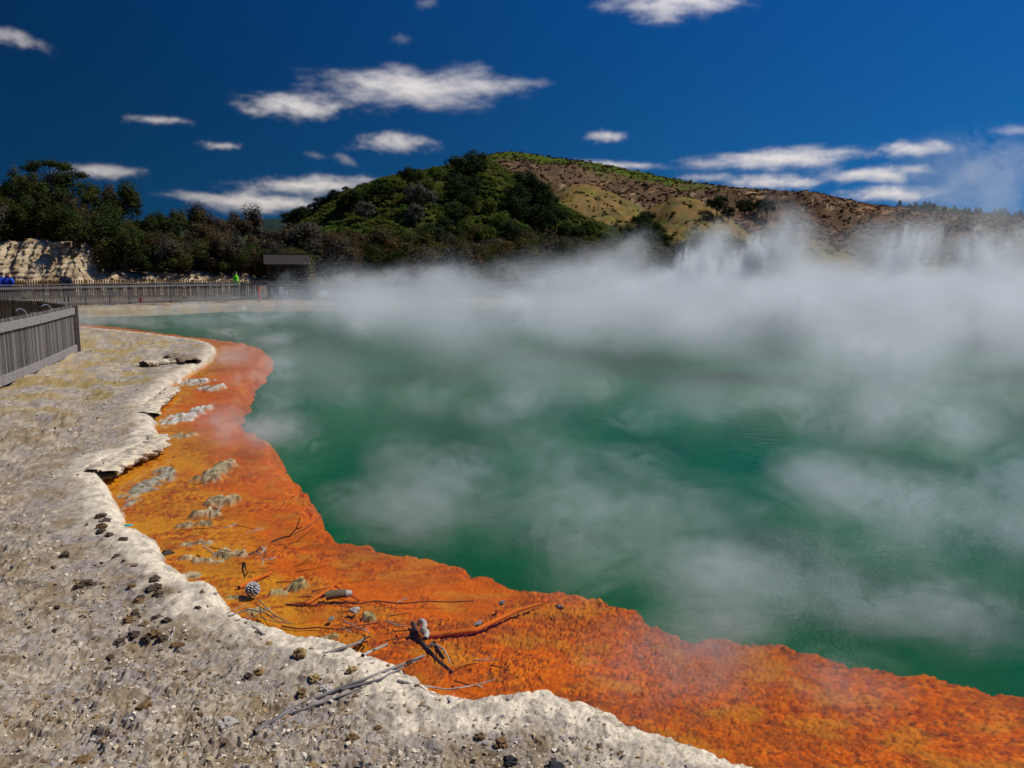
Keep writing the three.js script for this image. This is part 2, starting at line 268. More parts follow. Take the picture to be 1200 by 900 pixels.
  const wx = x + 0.02 * fbm(x * 9, z * 9, 2), wz = z + 0.02 * fbm(x * 9 + 5, z * 9, 2), k = cells(wx * 21, wz * 26), k2 = cells(wx * 44 + 9, wz * 52);
  const crumbly = ss(-0.25, 0.2, fbm(x * 0.8 + 40, z * 0.8, 3) + 0.5 * ss(-0.9, 0.8, x) - 0.32 * ss(-0.55, -0.05, e) * ss(1.6, -1.0, x)) * ss(13, 7, -z);
  let y = -0.030 - 0.055 * ss(0, 1.3, -d) + 0.02 * fbm(x * 1.7, z * 1.7, 3);
  y += crumbly * (0.015 * ss(0.02, 0.18, k[1] - k[0]) - 0.005 + 0.009 * (k[2] - 0.5) + 0.007 * ss(0.02, 0.2, k2[1] - k2[0])) + 0.006 * fbm(x * 16, z * 22, 3) + 0.003 * n2b(x * 45, z * 60);
  y = Math.min(y, -0.012 + 0.003 * n2(x * 30, z * 30));
  const kk = cells(wx * 27 + 4, wz * 31), up = ss(0.25, 0.75, cr); if (up > 0) y = Math.max(y, mix(y, -0.010 + 0.010 * fbm(x * 5, z * 7, 2) + 0.017 * ss(0.75, 0.1, kk[0]) * (0.25 + kk[2]), up));
  y -= 1.2 * ss(-0.03, 0.62, e2);
  const shoreY = ss(0.55, 0.02, -d); y = mix(y, -0.018, 0.35 * shoreY * (1 - up));
  const m1 = fbm(x * 1.1 + 2, z * 1.1, 4), m2 = fbm(x * 6, z * 9, 4, n2b), m3 = fbm(x * 26, z * 36, 2);
  const yellow = ss(-0.15, 0.35, m1 + 0.9 * ss(1.1, 0.1, -d) - 0.55 + 0.75 * ss(-1.0, -2.4, x) * ss(-12.5, -9, z)) * ss(-0.25, -0.9, e) * ss(-0.7, -1.5, x);
  let c = mix3(mix3(ORANGE, OCHRE, yellow), RUST, ss(0.02, 0.42, m2 + 0.55 * m1 + 0.28 * crumbly - 0.18));
  c = mix3(c, UMBER, 0.75 * ss(0.2, 0.5, m2 + 0.4 * m3 - 0.1 - 0.25 * ss(-0.6, 0, e)) * (0.25 + 0.75 * crumbly));
  c = mix3(c, [0.66, 0.17, 0.008], 0.5 * ss(0.0, 0.3, m3 - 0.3 * m2));
  c = mix3(c, k[2] < 0.3 ? [0.34, 0.065, 0.010] : k[2] > 0.8 ? [0.64, 0.17, 0.010] : c, 0.6 * crumbly); c = mix3(c, UMBER, 0.6 * crumbly * (k2[2] < 0.13 ? 1 : 0)); c = mix3(c, [0.33, 0.085, 0.012], 0.42 * ss(0.02, 0.3, fbm(x * 0.9 + 17, z * 1.5, 4) + 0.25 * m2)); c = mix3(c, [0.52, 0.20, 0.015], 0.5 * ss(0.1, 0.35, fbm(x * 1.6 + 47, z * 2.4, 4)));
  const cc = [[0.56, 0.50, 0.41], [0.38, 0.28, 0.15], [0.36, 0.27, 0.12], [0.34, 0.29, 0.20]][tone];
  c = mix3(c, kk[2] < 0.33 ? [cc[0] * 0.45, cc[1] * 0.4, cc[2] * 0.32] : kk[2] > 0.78 ? [cc[0] * 1.35, cc[1] * 1.35, cc[2] * 1.4] : cc, ss(0.15, 0.5, cr + 0.35 * m2));
  return [y, c, 2];
}
const grain = noiseTexture(512, (u, v) => { const a = 0.86 + 0.24 * tiling(u, v, 26, 4) + 0.12 * tiling(u + 0.3, v, 90, 2); return [a, a * 0.99, a * 0.97]; });
const grainBump = noiseTexture(512, (u, v) => { const a = 0.5 + 0.4 * tiling(u, v, 34, 4); return [a, a, a]; });
for (const t of [grain, grainBump]) t.repeat.set(1.6, 1.6);
const sinterMat = new THREE.MeshPhysicalMaterial({ vertexColors: true, roughness: 0.95, specularIntensity: 0.15, map: grain, bumpMap: grainBump, bumpScale: 0.003 });
const shelfMat = new THREE.MeshPhysicalMaterial({ vertexColors: true, roughness: 1, specularIntensity: 0, map: grain, bumpMap: grainBump, bumpScale: 0.003 });
const NEAR_R = 66, AZ = 1.02;
{
  const NU = 880, NV = 640, r1 = 20, dep0 = 0.74, dep1 = Math.atan(2.1 / r1);
  const grid = new Grid(NU, NV, (u, v) => {
    const q = u * 2 - 1, az = AZ * (0.62 * q + 0.38 * q * q * q), w = v * (NV - 1) / 560;
    const r = v === 0 ? 0.25 : v * (NV - 1) < 1.5 ? 1.0 : v * (NV - 1) < 2.5 ? 1.6 : w <= 1 ? 2.1 / Math.tan(mix(dep0, dep1, w)) : r1 * Math.pow(NEAR_R / r1, (v * (NV - 1) - 560) / (NV - 1 - 560));
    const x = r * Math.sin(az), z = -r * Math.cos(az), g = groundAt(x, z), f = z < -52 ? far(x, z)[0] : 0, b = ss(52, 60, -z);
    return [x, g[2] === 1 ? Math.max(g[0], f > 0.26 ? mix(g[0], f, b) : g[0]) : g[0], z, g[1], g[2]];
  });
  console.log('near grid');
  // a quad belongs to the kind of its first corner, so the two sheets meet edge to edge
  const make = (kind) => {
    const { nu, nv, pos, col, uv, ok } = grid, map = new Int32Array(nu * nv).fill(-1), P = [], C = [], U = [], I = [];
    const use = (k) => { if (map[k] < 0) { map[k] = P.length / 3; for (let a = 0; a < 3; a++) { P.push(pos[k * 3 + a]); C.push(col[k * 3 + a]); } U.push(uv[k * 2], uv[k * 2 + 1]); } return map[k]; };
    for (let j = 0; j < nv - 1; j++) for (let i = 0; i < nu - 1; i++) { const a = j * nu + i; if (ok[a] !== kind) continue; const A = use(a), B = use(a + 1), Cc = use(a + nu), D = use(a + nu + 1); I.push(A, B, D, A, D, Cc); }
    const g = new THREE.BufferGeometry();
    g.setAttribute('position', new THREE.Float32BufferAttribute(P, 3)); g.setAttribute('color', new THREE.Float32BufferAttribute(C, 3)); g.setAttribute('uv', new THREE.Float32BufferAttribute(U, 2)); g.setIndex(I); g.computeVertexNormals();
    return g;
  };
  const land = structure(mesh('sinter_flat', make(1), sinterMat)); tag(land, 'pale grey and cream crusted sinter flat beside the pool', 'ground');
  const shelf = structure(mesh('pool_shelf', make(2), shelfMat)); tag(shelf, 'bright orange mineral shelf under shallow water along the shore', 'pool bed');
}
// behind the viewer and to either side, where nothing of it is seen closely
structure(tag(mesh('side_ground', new Grid(90, 40, (u, v) => { const az = AZ + u * (2 * Math.PI - 2 * AZ), r = 0.25 * Math.pow(1800 / 0.25, v), x = r * Math.sin(az), z = -r * Math.cos(az); const d = shoreDist(x, z); return [x, d < 0 ? -0.5 : 0.14 + 0.05 * fbm(x, z, 2), z, d < 0 ? [0.1, 0.12, 0.05] : mix3(TAN, [0.09, 0.10, 0.03], ss(30, 80, r)), 1]; }).build(), sinterMat), 'pale flat ground away from the pool', 'ground'));
// deep water reads as one green mass of suspended mineral a little below the surface
const tint = noiseTexture(256, (u, v) => { const a = 0.82 + 0.22 * tiling(u, v, 5, 4); return [a, a, a]; });
tint.repeat.set(0.06, 0.06);
{
  const g = new THREE.ShapeGeometry(new THREE.Shape(smoothClosed(DEEP, 2).map(([x, z]) => new THREE.Vector2(x * 1.0, -z))));
  g.rotateX(-Math.PI / 2); 
  const p = g.attributes.position, uv = g.attributes.uv; for (let i = 0; i < p.count; i++) uv.setXY(i, p.getX(i), p.getZ(i));
  const m = mesh('pool_floor', g, new THREE.MeshPhysicalMaterial({ color: new THREE.Color().setRGB(0.006, 0.098, 0.030), roughness: 1, specularIntensity: 0, map: tint })); m.position.y = -0.40;
  structure(tag(m, 'deep emerald green body of the hot pool', 'pool bed'));
}
{
  const g = new THREE.ShapeGeometry(new THREE.Shape(smoothClosed(SHORE, 3).map(([x, z]) => new THREE.Vector2(x, -z))));
  g.rotateX(-Math.PI / 2);
  const p = g.attributes.position, uv = g.attributes.uv, n = g.attributes.normal; for (let i = 0; i < p.count; i++) { uv.setXY(i, p.getX(i), p.getZ(i)); n.setXYZ(i, 0, 1, 0); }
  const ripple = noiseTexture(512, (u, v) => { const a = 0.5 + 0.35 * tiling(u, v, 9, 5) + 0.12 * tiling(v, u, 40, 2); return [a, a, a]; }); ripple.repeat.set(0.5, 0.9);
  const w = mesh('water', g, new THREE.MeshPhysicalMaterial({ color: new THREE.Color().setRGB(0.97, 0.99, 0.97), roughness: 0.06, transmission: 1, thickness: 0, ior: 1.33, specularIntensity: 0.55, bumpMap: ripple, bumpScale: 0.0035 }));
  structure(tag(w, 'still clear surface of the steaming hot pool', 'water'));
}
console.log('ground');

// ------------------------------------------------------------------ hills
function hillColour(x, z, k) {
  const s = HILLS[k] ? HILLS[k].depth / 200 : 0.4, a = fbm(x / (22 * s), z / (22 * s), 4), b = fbm(x / (5 * s), z / (5 * s), 4, n2b), c = fbm(x / 2.2, z / 2.2, 2);
  const px = 600 + 965 * (x / -z);
  let col;
  if (k === 'brown' || k === 'mound' || k === 'pines') {
    const [y] = far(x, z), top = HILLS[k] ? y / Math.max(4, crestAt(HILLS[k], x / -z)) : 0;
    col = mix3([0.125, 0.075, 0.042], [0.078, 0.050, 0.031], ss(-0.2, 0.3, b + 0.5 * c));
    col = mix3(col, [0.24, 0.13, 0.055], ss(0.18, 0.42, a * 0.7 + b * 0.6 - 0.05 + 0.12 * ss(760, 620, px)));
    col = mix3(col, [0.30, 0.21, 0.12], 0.7 * ss(0.33, 0.5, b + 0.3 * a));
    if (k === 'brown') col = mix3(col, [0.058, 0.085, 0.012], ss(0.80, 0.93, top + 0.13 * a + 0.10 * b) * ss(880, 780, px));
    if (k === 'pines') col = mix3(col, [0.05, 0.07, 0.02], 0.8);
  } else if (k === 'spur' || k === 'knoll' || k === 'hummock') {
    col = mix3([0.185, 0.115, 0.040], [0.105, 0.076, 0.033], ss(-0.2, 0.2, 0.6 * a + 0.8 * b));
    col = mix3(col, [0.10, 0.085, 0.03], ss(0.10, 0.36, b + 0.4 * a - 0.02)); col = mix3(col, [0.14, 0.13, 0.02], 0.6 * ss(0.1, 0.4, fbm(x / 14, z / 14, 3)));
  } else if (k === 'green') {
    col = mix3([0.028, 0.046, 0.010], [0.052, 0.062, 0.012], ss(-0.2, 0.3, a)); col = mix3(col, [0.075, 0.05, 0.022], ss(0.2, 0.42, b));
    const h = HILLS.green, D = -z, up = far(x, z)[0] / crestAt(h, x / D); col = mix3(col, [0.33, 0.19, 0.085], ss(0.955, 0.985, up + 0.03 * b) * ss(0.05, -0.1, Math.abs(px - 470) / 900 - 0.03 + 0.2 * b));
  } else if (k === 'ridge') col = [0.02, 0.035, 0.03];
  else if (k === 'bank') col = mix3([0.05, 0.04, 0.02], [0.09, 0.07, 0.035], ss(-0.2, 0.3, b));
  else col = mix3([0.075, 0.06, 0.03], [0.05, 0.05, 0.02], ss(0.0, 0.3, a));
  const g = 1 + 0.5 * c + 0.2 * b; return [col[0] * g, col[1] * g, col[2] * g];
}
const hillMat = new THREE.MeshPhysicalMaterial({ vertexColors: true, roughness: 1, specularIntensity: 0 });
{
  const NU = 620, NV = 330, S = 1.65;
  const cosA = Math.cos(AZ);
  const g = new Grid(NU, NV, (u, v) => {
    // a sheet that starts on the arc where the near ground ends and runs to the skyline
    const s = (u * 2 - 1) * Math.tan(AZ), dn = (NEAR_R - 2) / Math.hypot(1, s), D = dn * Math.pow(1700 / dn, Math.pow(v, 1.12)), x = s * D, z = -D, [y, k] = far(x, z);
    return [x, v === 0 ? y - 3 : v < 0.004 ? y - 0.3 : y, z, hillColour(x, z, k), 1];
  }).build();
  structure(tag(mesh('hills', g, hillMat), 'scrub covered hills with brown and tan slopes beyond the pool', 'hills'));
}
console.log('hills');

// ------------------------------------------------------------------ pale eroded bank behind the far walkway
const bankTop = (px) => mix(mix(1.9, 4.3, ss(118, 92, px)), 1.5, ss(200, 340, px));
function cliffHeight(x, z) {          // top of the eroded bank at a place, or nothing
  const D = -z, px = 600 + 965 * (x / D); if (px > 350 || D < 60) return -9;
  const t = bankTop(px) + 0.5 * fbm(x * 0.35, 3, 3); return D < 64 ? mix(0.2, t, ss(60, 64, D)) : Math.max(t - 0.1, 0) ;
}
const groundY = (x, z) => Math.max(far(x, z)[0], cliffHeight(x, z));
{
  const NU = 360, NV = 70, x0 = slope(-260, 330)[0] * 62, x1 = slope(352, 330)[0] * 62;
  const g = new Grid(NU, NV, (u, v) => {
    const x = mix(x0, x1, u), px = 600 + 965 * (x / 62), top = bankTop(px) + 0.5 * fbm(x * 0.35, 3, 3), w = clamp(v / 0.7), cap = clamp((v - 0.7) / 0.3);
    const gully = Math.abs(fbm(x * 0.8, w * 1.2, 3)), strat = fbm(x * 0.3 + 5, w * top * 2.2, 3), fine = fbm(x * 3.5, w * top * 5, 3);
    let y = 0.15 + (top - 0.15) * w, z = -(59.6 + 3.6 * Math.pow(w, 1.15) + gully * 1.7 * w - strat * 0.22 - fine * 0.16 + cap * 14);
    y += cap * 0.5 + 0.12 * fine;
    const m = fbm(x * 1.3, w * top * 1.6 + 4, 4), n = fbm(x * 4, w * top * 6, 3, n2b);
    let c = mix3([0.45, 0.345, 0.205], [0.32, 0.225, 0.12], ss(-0.15, 0.3, m + 0.3 * n)); c = mix3(c, [0.54, 0.45, 0.31], ss(0.12, 0.4, n - 0.3 * m)); c = mix3(c, [0.20, 0.13, 0.075], 0.75 * ss(0.1, 0.35, fbm(x * 0.7 + 9, w * top * 0.7, 3) + 0.25 * n));
    c = mix3(c, [0.10, 0.075, 0.04], ss(0, 0.3, cap)); return [x, y, z, c, 1];
  }).build();
  structure(tag(mesh('rock_bank', g, hillMat), 'pale eroded earth bank below the dark scrub', 'bank'));
}

// ------------------------------------------------------------------ trees and scrub
function leafMat(c) { return new THREE.MeshPhysicalMaterial({ color: new THREE.Color().setRGB(...c), vertexColors: true, roughness: 1, specularIntensity: 0, transmission: 0.3, thickness: 0 }); }
// leaves: small three-cornered faces spread through clumps; each clump is [x, y, z, rx, ry, rz]
function foliage(clumps, perClump, leaf, seed, tints = 0.3) {
  const r = rng(seed), P = [], C = [], N = [];
  for (const [cx, cy, cz, rx, ry, rz] of clumps) {
    const t = 1 + (r() - 0.5) * tints, warm = 1 + (r() - 0.5) * 0.35;
    for (let i = 0; i < perClump; i++) {
      let a = r() * 2 - 1, b = r() * Math.PI * 2, q = Math.sqrt(1 - a * a), d = Math.pow(r(), 0.42) * (0.85 + 0.3 * r());
      const dx = q * Math.cos(b), dy = a, dz = q * Math.sin(b), x = cx + dx * d * rx, y = cy + dy * d * ry, z = cz + dz * d * rz;
      const s = leaf * (0.6 + 0.8 * r()), u = new THREE.Vector3(r() - 0.5, (r() - 0.5) * 0.7, r() - 0.5).normalize(), nn = new THREE.Vector3(dx + (r() - 0.5) * 1.3, dy + 0.5 + (r() - 0.5) * 1.3, dz + (r() - 0.5) * 1.3).normalize(), v = new THREE.Vector3().crossVectors(nn, u).normalize(); u.crossVectors(v, nn);
      P.push(x + u.x * s, y + u.y * s, z + u.z * s, x - u.x * s * 0.6 + v.x * s * 0.55, y - u.y * s * 0.6 + v.y * s * 0.55, z - u.z * s * 0.6 + v.z * s * 0.55, x - u.x * s * 0.6 - v.x * s * 0.55, y - u.y * s * 0.6 - v.y * s * 0.55, z - u.z * s * 0.6 - v.z * s * 0.55);
      const k = t * (0.7 + 0.6 * r()); for (let j = 0; j < 3; j++) { C.push(k * warm, k, k * (2 - warm)); N.push(nn.x, nn.y, nn.z); }
    }
  }
  const g = new THREE.BufferGeometry(); g.setAttribute('position', new THREE.Float32BufferAttribute(P, 3)); g.setAttribute('color', new THREE.Float32BufferAttribute(C, 3)); g.setAttribute('normal', new THREE.Float32BufferAttribute(N, 3)); return g;
}
function limb(points, r0, r1, seg = 6, n = 8) {       // a tapering round limb through the points
  const curve = new THREE.CatmullRomCurve3(points.map((p) => new THREE.Vector3(...p))), g = new THREE.TubeGeometry(curve, n, 1, seg, false), p = g.attributes.position, at = new THREE.Vector3();
  for (let i = 0; i <= n; i++) { curve.getPointAt(i / n, at); const r = mix(r0, r1, i / n); for (let j = 0; j <= seg; j++) { const k = i * (seg + 1) + j; p.setXYZ(k, at.x + (p.getX(k) - at.x) * r, at.y + (p.getY(k) - at.y) * r, at.z + (p.getZ(k) - at.z) * r); } }
  g.computeVertexNormals(); return g;
}
const barkMat = std([0.085, 0.065, 0.05], 0.95), greyBark = std([0.24, 0.21, 0.18], 0.95);
function scrubShape(seed, wide, tall) {          // many stems from the base and a lumpy dome of small leaves
  const r = rng(seed), clumps = [], stems = [];
  for (let i = 0; i < 15; i++) {
    const a = r() * 6.283, d = Math.sqrt(r()) * wide, h = tall * (0.34 + 0.62 * r() * (1 - 0.35 * (d / wide) ** 2)), s = 0.34 + 0.36 * r();
    clumps.push([Math.cos(a) * d, h, Math.sin(a) * d, wide * s * 0.75, tall * s * 0.36, wide * s * 0.75]);
    if (i < 7) stems.push(limb([[0.1 * Math.cos(a), -0.4, 0.1 * Math.sin(a)], [Math.cos(a) * d * 0.4, h * 0.45, Math.sin(a) * d * 0.4], [Math.cos(a) * d, h, Math.sin(a) * d]], 0.07, 0.02, 5, 6));
  }
  return { crown: foliage(clumps, 190, 0.115, seed + 1), trunk: mergeGeometries(stems) };
}
const scrubShapes = [scrubShape(101, 1.5, 3.6), scrubShape(202, 1.8, 3.0), scrubShape(303, 1.25, 4.4), scrubShape(404, 1.7, 3.8)];
const SCRUB = [
  { c: [0.040, 0.050, 0.014], name: 'scrub_tree', say: 'dark green scrub tree' }, { c: [0.072, 0.068, 0.018], name: 'scrub_tree', say: 'olive scrub tree' },
  { c: [0.078, 0.056, 0.026], name: 'scrub_tree', say: 'russet brown scrub tree' }, { c: [0.088, 0.070, 0.046], name: 'scrub_tree', say: 'grey brown half bare scrub tree' },
];
for (const s of SCRUB) { s.mat = leafMat(s.c); s.made = 0; }
function plant(shape, sp, x, z, y, scale, turn, where, group, bark = barkMat) {
  const t = thing(sp.name, `${sp.say} ${where}`, 'tree', [x, y, z], turn, group); t.scale.set(...scale);
  mesh('trunk', shape.trunk, bark, t); mesh('crown', shape.crown, sp.mat, t); return t;
}
{
  const r = rng(909);
  // on the bank behind the far walkway
  const rows = [[64, 24], [65, 22], [67.5, 22], [70.5, 20], [74, 20], [78, 20]];
  rows.forEach(([D0, n], row) => {
    for (let i = 0; i < n; i++) {
      const px = -40 + (i + 0.2 + 0.6 * r()) * (395 / n) + (row % 2) * 8, D = D0 + (r() - 0.5) * 1.6, s = slope(px, 330)[0], x = s * D, z = -D;
      if (row === 0 && px < 100 && r() < 0.75) continue;
      const y = groundY(x, z) - 0.25, brown = 0.12 + ss(90, 330, px) * 0.34 + (row < 3 ? 0.16 : 0), q = r(), k = q < brown ? (r() < 0.55 ? 2 : 3) : r() < 0.62 ? 0 : 1;
      const sc = (0.66 + 0.42 * r()) * mix(0.98, 0.8, ss(60, 330, px)) * (row > 3 ? 1.1 : 0.95);
      plant(scrubShapes[Math.floor(r() * 4)], SCRUB[k], x, z, y, [sc * (0.9 + 0.4 * r()), sc, sc * (0.9 + 0.4 * r())], r() * 6.28, (px < 105 ? 'above the pale bank' : px < 270 ? 'behind the golden fence' : 'beside the dark shelter') + (row > 3 ? ', against the sky' : row < 2 ? ', low down' : ', half way up'), 'scrub on the bank behind the far fence');
    }
  });
  // low brown and olive scrub at the foot of the green hill
  for (let i = 0; i < 165; i++) {
    const px = 345 + 560 * Math.pow(r(), 0.95), D = 65 + 48 * r(), s = slope(px, 320)[0], x = s * D, z = -D, y = groundY(x, z) - 0.25, q = r(), k = q < 0.4 ? 2 : q < 0.58 ? 3 : q < 0.85 ? 1 : 0, sc = 0.75 + 0.45 * r();
    plant(scrubShapes[Math.floor(r() * 4)], SCRUB[k], x, z, y, [sc * 1.25, sc * 0.92, sc * 1.25], r() * 6.28, (D < 88 ? 'at the front of' : D < 102 ? 'in the middle of' : 'at the back of') + ' low belt below ' + (px < 560 ? 'green hill' : px < 700 ? 'dark stand' : 'tan slope'), 'scrub at the foot of the green hill');
  }
}
// flat topped tree that stands above the rest of the bank
{
  const [s] = slope(62, 250), D = 73, x = s * D, z = -D, y = groundY(x, z) - 0.2, tree = thing('flat_topped_tree', 'tall tree with flat spreading crown above the scrub bank', 'tree', [x, y, z]);
  const H = (px, py) => { const [a, u] = slope(px, py); return [a * D - x, u * D + EYE - y, 0]; };
  const base = [0, 0, 0], tips = [[36, 196], [48, 191], [60, 190], [72, 192], [82, 196], [90, 203]], limbs = [limb([base, [0.2, 3.5, 0.1], H(58, 212)], 0.16, 0.09)], clumps = [], r = rng(61);
  tips.forEach(([px, py], i) => { const e = H(px, py + 3); e[2] = (r() - 0.5) * 2.4; limbs.push(limb([H(58, 214), [mix(H(58, 205)[0], e[0], 0.5), mix(H(58, 205)[1], e[1], 0.6), e[2] * 0.5], e], 0.07, 0.02)); clumps.push([e[0], e[1] + 0.15, e[2], 0.95, 0.34, 0.9], [e[0] + (r() - 0.5), e[1] + 0.05, e[2] + (r() - 0.5), 0.6, 0.28, 0.6]); });
  mesh('trunk', mergeGeometries(limbs), barkMat, tree); mesh('crown', foliage(clumps, 210, 0.10, 62), SCRUB[0].mat, tree);
}
// carpet of low fern and scrub on the green hill, too many to count
const tuft = [foliage([[0, 0.45, 0, 0.9, 0.55, 0.9], [0.5, 0.35, 0.3, 0.6, 0.4, 0.6], [-0.4, 0.4, -0.4, 0.6, 0.45, 0.6]], 60, 0.21, 71, 0.2), foliage([[0, 0.6, 0, 0.7, 0.8, 0.7], [0.3, 0.4, -0.4, 0.5, 0.5, 0.5]], 80, 0.20, 72, 0.2)];
const carpetMat = leafMat([1, 1, 1]);
function carpet(name, label, n, pick, seed) {
  const r = rng(seed), lists = [[], []], cols = [[], []], M = new THREE.Matrix4(), q = new THREE.Quaternion(), up = new THREE.Vector3(0, 1, 0);
  for (let i = 0, t = 0; i < n && t < n * 12; t++) { const p = pick(r); if (!p) continue; const [x, z, s, c] = p, y = groundY(x, z), k = r() < 0.6 ? 0 : 1; q.setFromAxisAngle(up, r() * 6.3); M.compose(new THREE.Vector3(x, y - 0.1 * s, z), q, new THREE.Vector3(s, s * (0.45 + 0.4 * r()), s)); lists[k].push(...M.elements); cols[k].push(...c); i++; }
  lists.forEach((l, k) => { const m = new THREE.InstancedMesh(tuft[k], carpetMat, l.length / 16); m.instanceMatrix.array.set(l); m.instanceColor = new THREE.InstancedBufferAttribute(new Float32Array(cols[k]), 3); m.name = numbered(name); m.castShadow = m.receiveShadow = true; scene.add(m); stuff(tag(m, label, 'ground cover')); });
}
carpet('hillside_fern', 'low fern and scrub covering the green hillside', 20000, (r) => {
  const px = 290 + 560 * r(), D = 92 + 125 * Math.sqrt(r()), [s] = slope(px, 260), x = s * D, z = -D, [, k] = far(x, z); if (k !== 'green') return null;
  const a = fbm(x / 16, z / 16, 3), b = fbm(x / 5, z / 5, 2, n2b), bare = ss(0.18, 0.4, b + 0.4 * a); if (r() < bare * 0.8) return null;
  const g = mix3([0.060, 0.105, 0.016], [0.125, 0.120, 0.022], clamp(0.5 + a * 1.6)), c = mix3(g, [0.13, 0.075, 0.03], 0.6 * (r() < 0.12)), v = 0.75 + 0.5 * r(); return [x, z, 0.6 + 0.7 * r() * r(), [c[0] * v, c[1] * v, c[2] * v]];
}, 81);
carpet('heath', 'dark low heath dotted over the brown and tan slopes', 18000, (r) => {
  const px = 540 + 760 * r(), D = 195 + 270 * r(), [s] = slope(px, 260), x = s * D, z = -D, [, k] = far(x, z); if (k === 'green' || k === 'flat' || k === 'bank' || k === 'pines') return null;
  const tan = k === 'spur' || k === 'knoll' || k === 'hummock', b = fbm(x / 9, z / 9, 3, n2b), v = 0.6 + 0.7 * r(); if (tan ? b < 0.02 || r() < 0.5 : b < -0.15) return null;
  const c = tan ? [0.085, 0.072, 0.02] : mix3([0.10, 0.045, 0.03], [0.06, 0.055, 0.02], r() < 0.25 ? 1 : 0); return [x, z, tan ? 0.35 + 0.5 * r() : 0.45 + 0.8 * r() * r(), [c[0] * v, c[1] * v, c[2] * v]];
}, 82);
console.log('carpet');
// taller trees that stand out on the hills
function roundTree(seed) {
  const r = rng(seed), clumps = [], limbs = [limb([[0, -0.8, 0], [0.1, 2, 0], [0, 4.2, 0.1]], 0.3, 0.14)];
  for (let i = 0; i < 20; i++) { const a = r() * 6.283, d = Math.sqrt(r()) * 2.6, h = 3.2 + 3.8 * r() * (1 - 0.4 * (d / 2.6) ** 2), s = 0.7 + 0.6 * r(); clumps.push([Math.cos(a) * d, h, Math.sin(a) * d, s * 1.25, s, s * 1.25]); if (i < 6) limbs.push(limb([[0, 2.2, 0], [Math.cos(a) * d * 0.5, h * 0.7, Math.sin(a) * d * 0.5], [Math.cos(a) * d, h, Math.sin(a) * d]], 0.13, 0.03, 5, 6)); }
  return { crown: foliage(clumps, 110, 0.26, seed + 1), trunk: mergeGeometries(limbs) };
}
function conifer(seed) {
  const r = rng(seed), clumps = [], limbs = [limb([[0, -0.8, 0], [0, 5, 0], [0, 9.6, 0]], 0.22, 0.03)];
  for (let k = 0; k < 9; k++) { const h = 1.4 + k * 0.95, w = 2.0 * (1 - k / 9.6) + 0.15; for (let i = 0; i < 6; i++) { const a = (i + r() * 0.7 + k * 0.5) * 1.047, d = w * (0.55 + 0.3 * r()); clumps.push([Math.cos(a) * d, h - 0.15 * d + r() * 0.3, Math.sin(a) * d, w * 0.42, 0.42, w * 0.42]); } }
  clumps.push([0, 9.6, 0, 0.25, 0.6, 0.25]);
  return { crown: foliage(clumps, 42, 0.24, seed + 1), trunk: mergeGeometries(limbs) };
}
const rounds = [roundTree(501), roundTree(502)], conifers = [conifer(601), conifer(602)];
const HILL_TREE = [{ c: [0.030, 0.042, 0.014], name: 'hill_tree', say: 'dark round crowned tree' }, { c: [0.085, 0.105, 0.018], name: 'hill_tree', say: 'lighter olive green tree' }, { c: [0.11, 0.095, 0.07], name: 'hill_tree', say: 'pale grey half bare tree' }], PINE = { c: [0.022, 0.040, 0.018], name: 'pine_tree', say: 'dark conical pine tree' };
for (const s of [...HILL_TREE, PINE]) s.mat = leafMat(s.c);
function standing(px, py, shape, sp, h, where, group, wide = 1, D0 = 90, D1 = 660) {
  // the place where the slope of the hills carries a foot at that height of the view
  const [s, u] = slope(px, py); let D = D0; while (D < D1 && far(s * D, -D)[0] < EYE + u * D) D += 0.5;
  const k = h / (shape === conifers[0] || shape === conifers[1] ? 10 : 7.2); return plant(shape, sp, s * D, -D, groundY(s * D, -D) - 0.2, [k * wide, k, k * wide], px * 1.7, where, group);
}
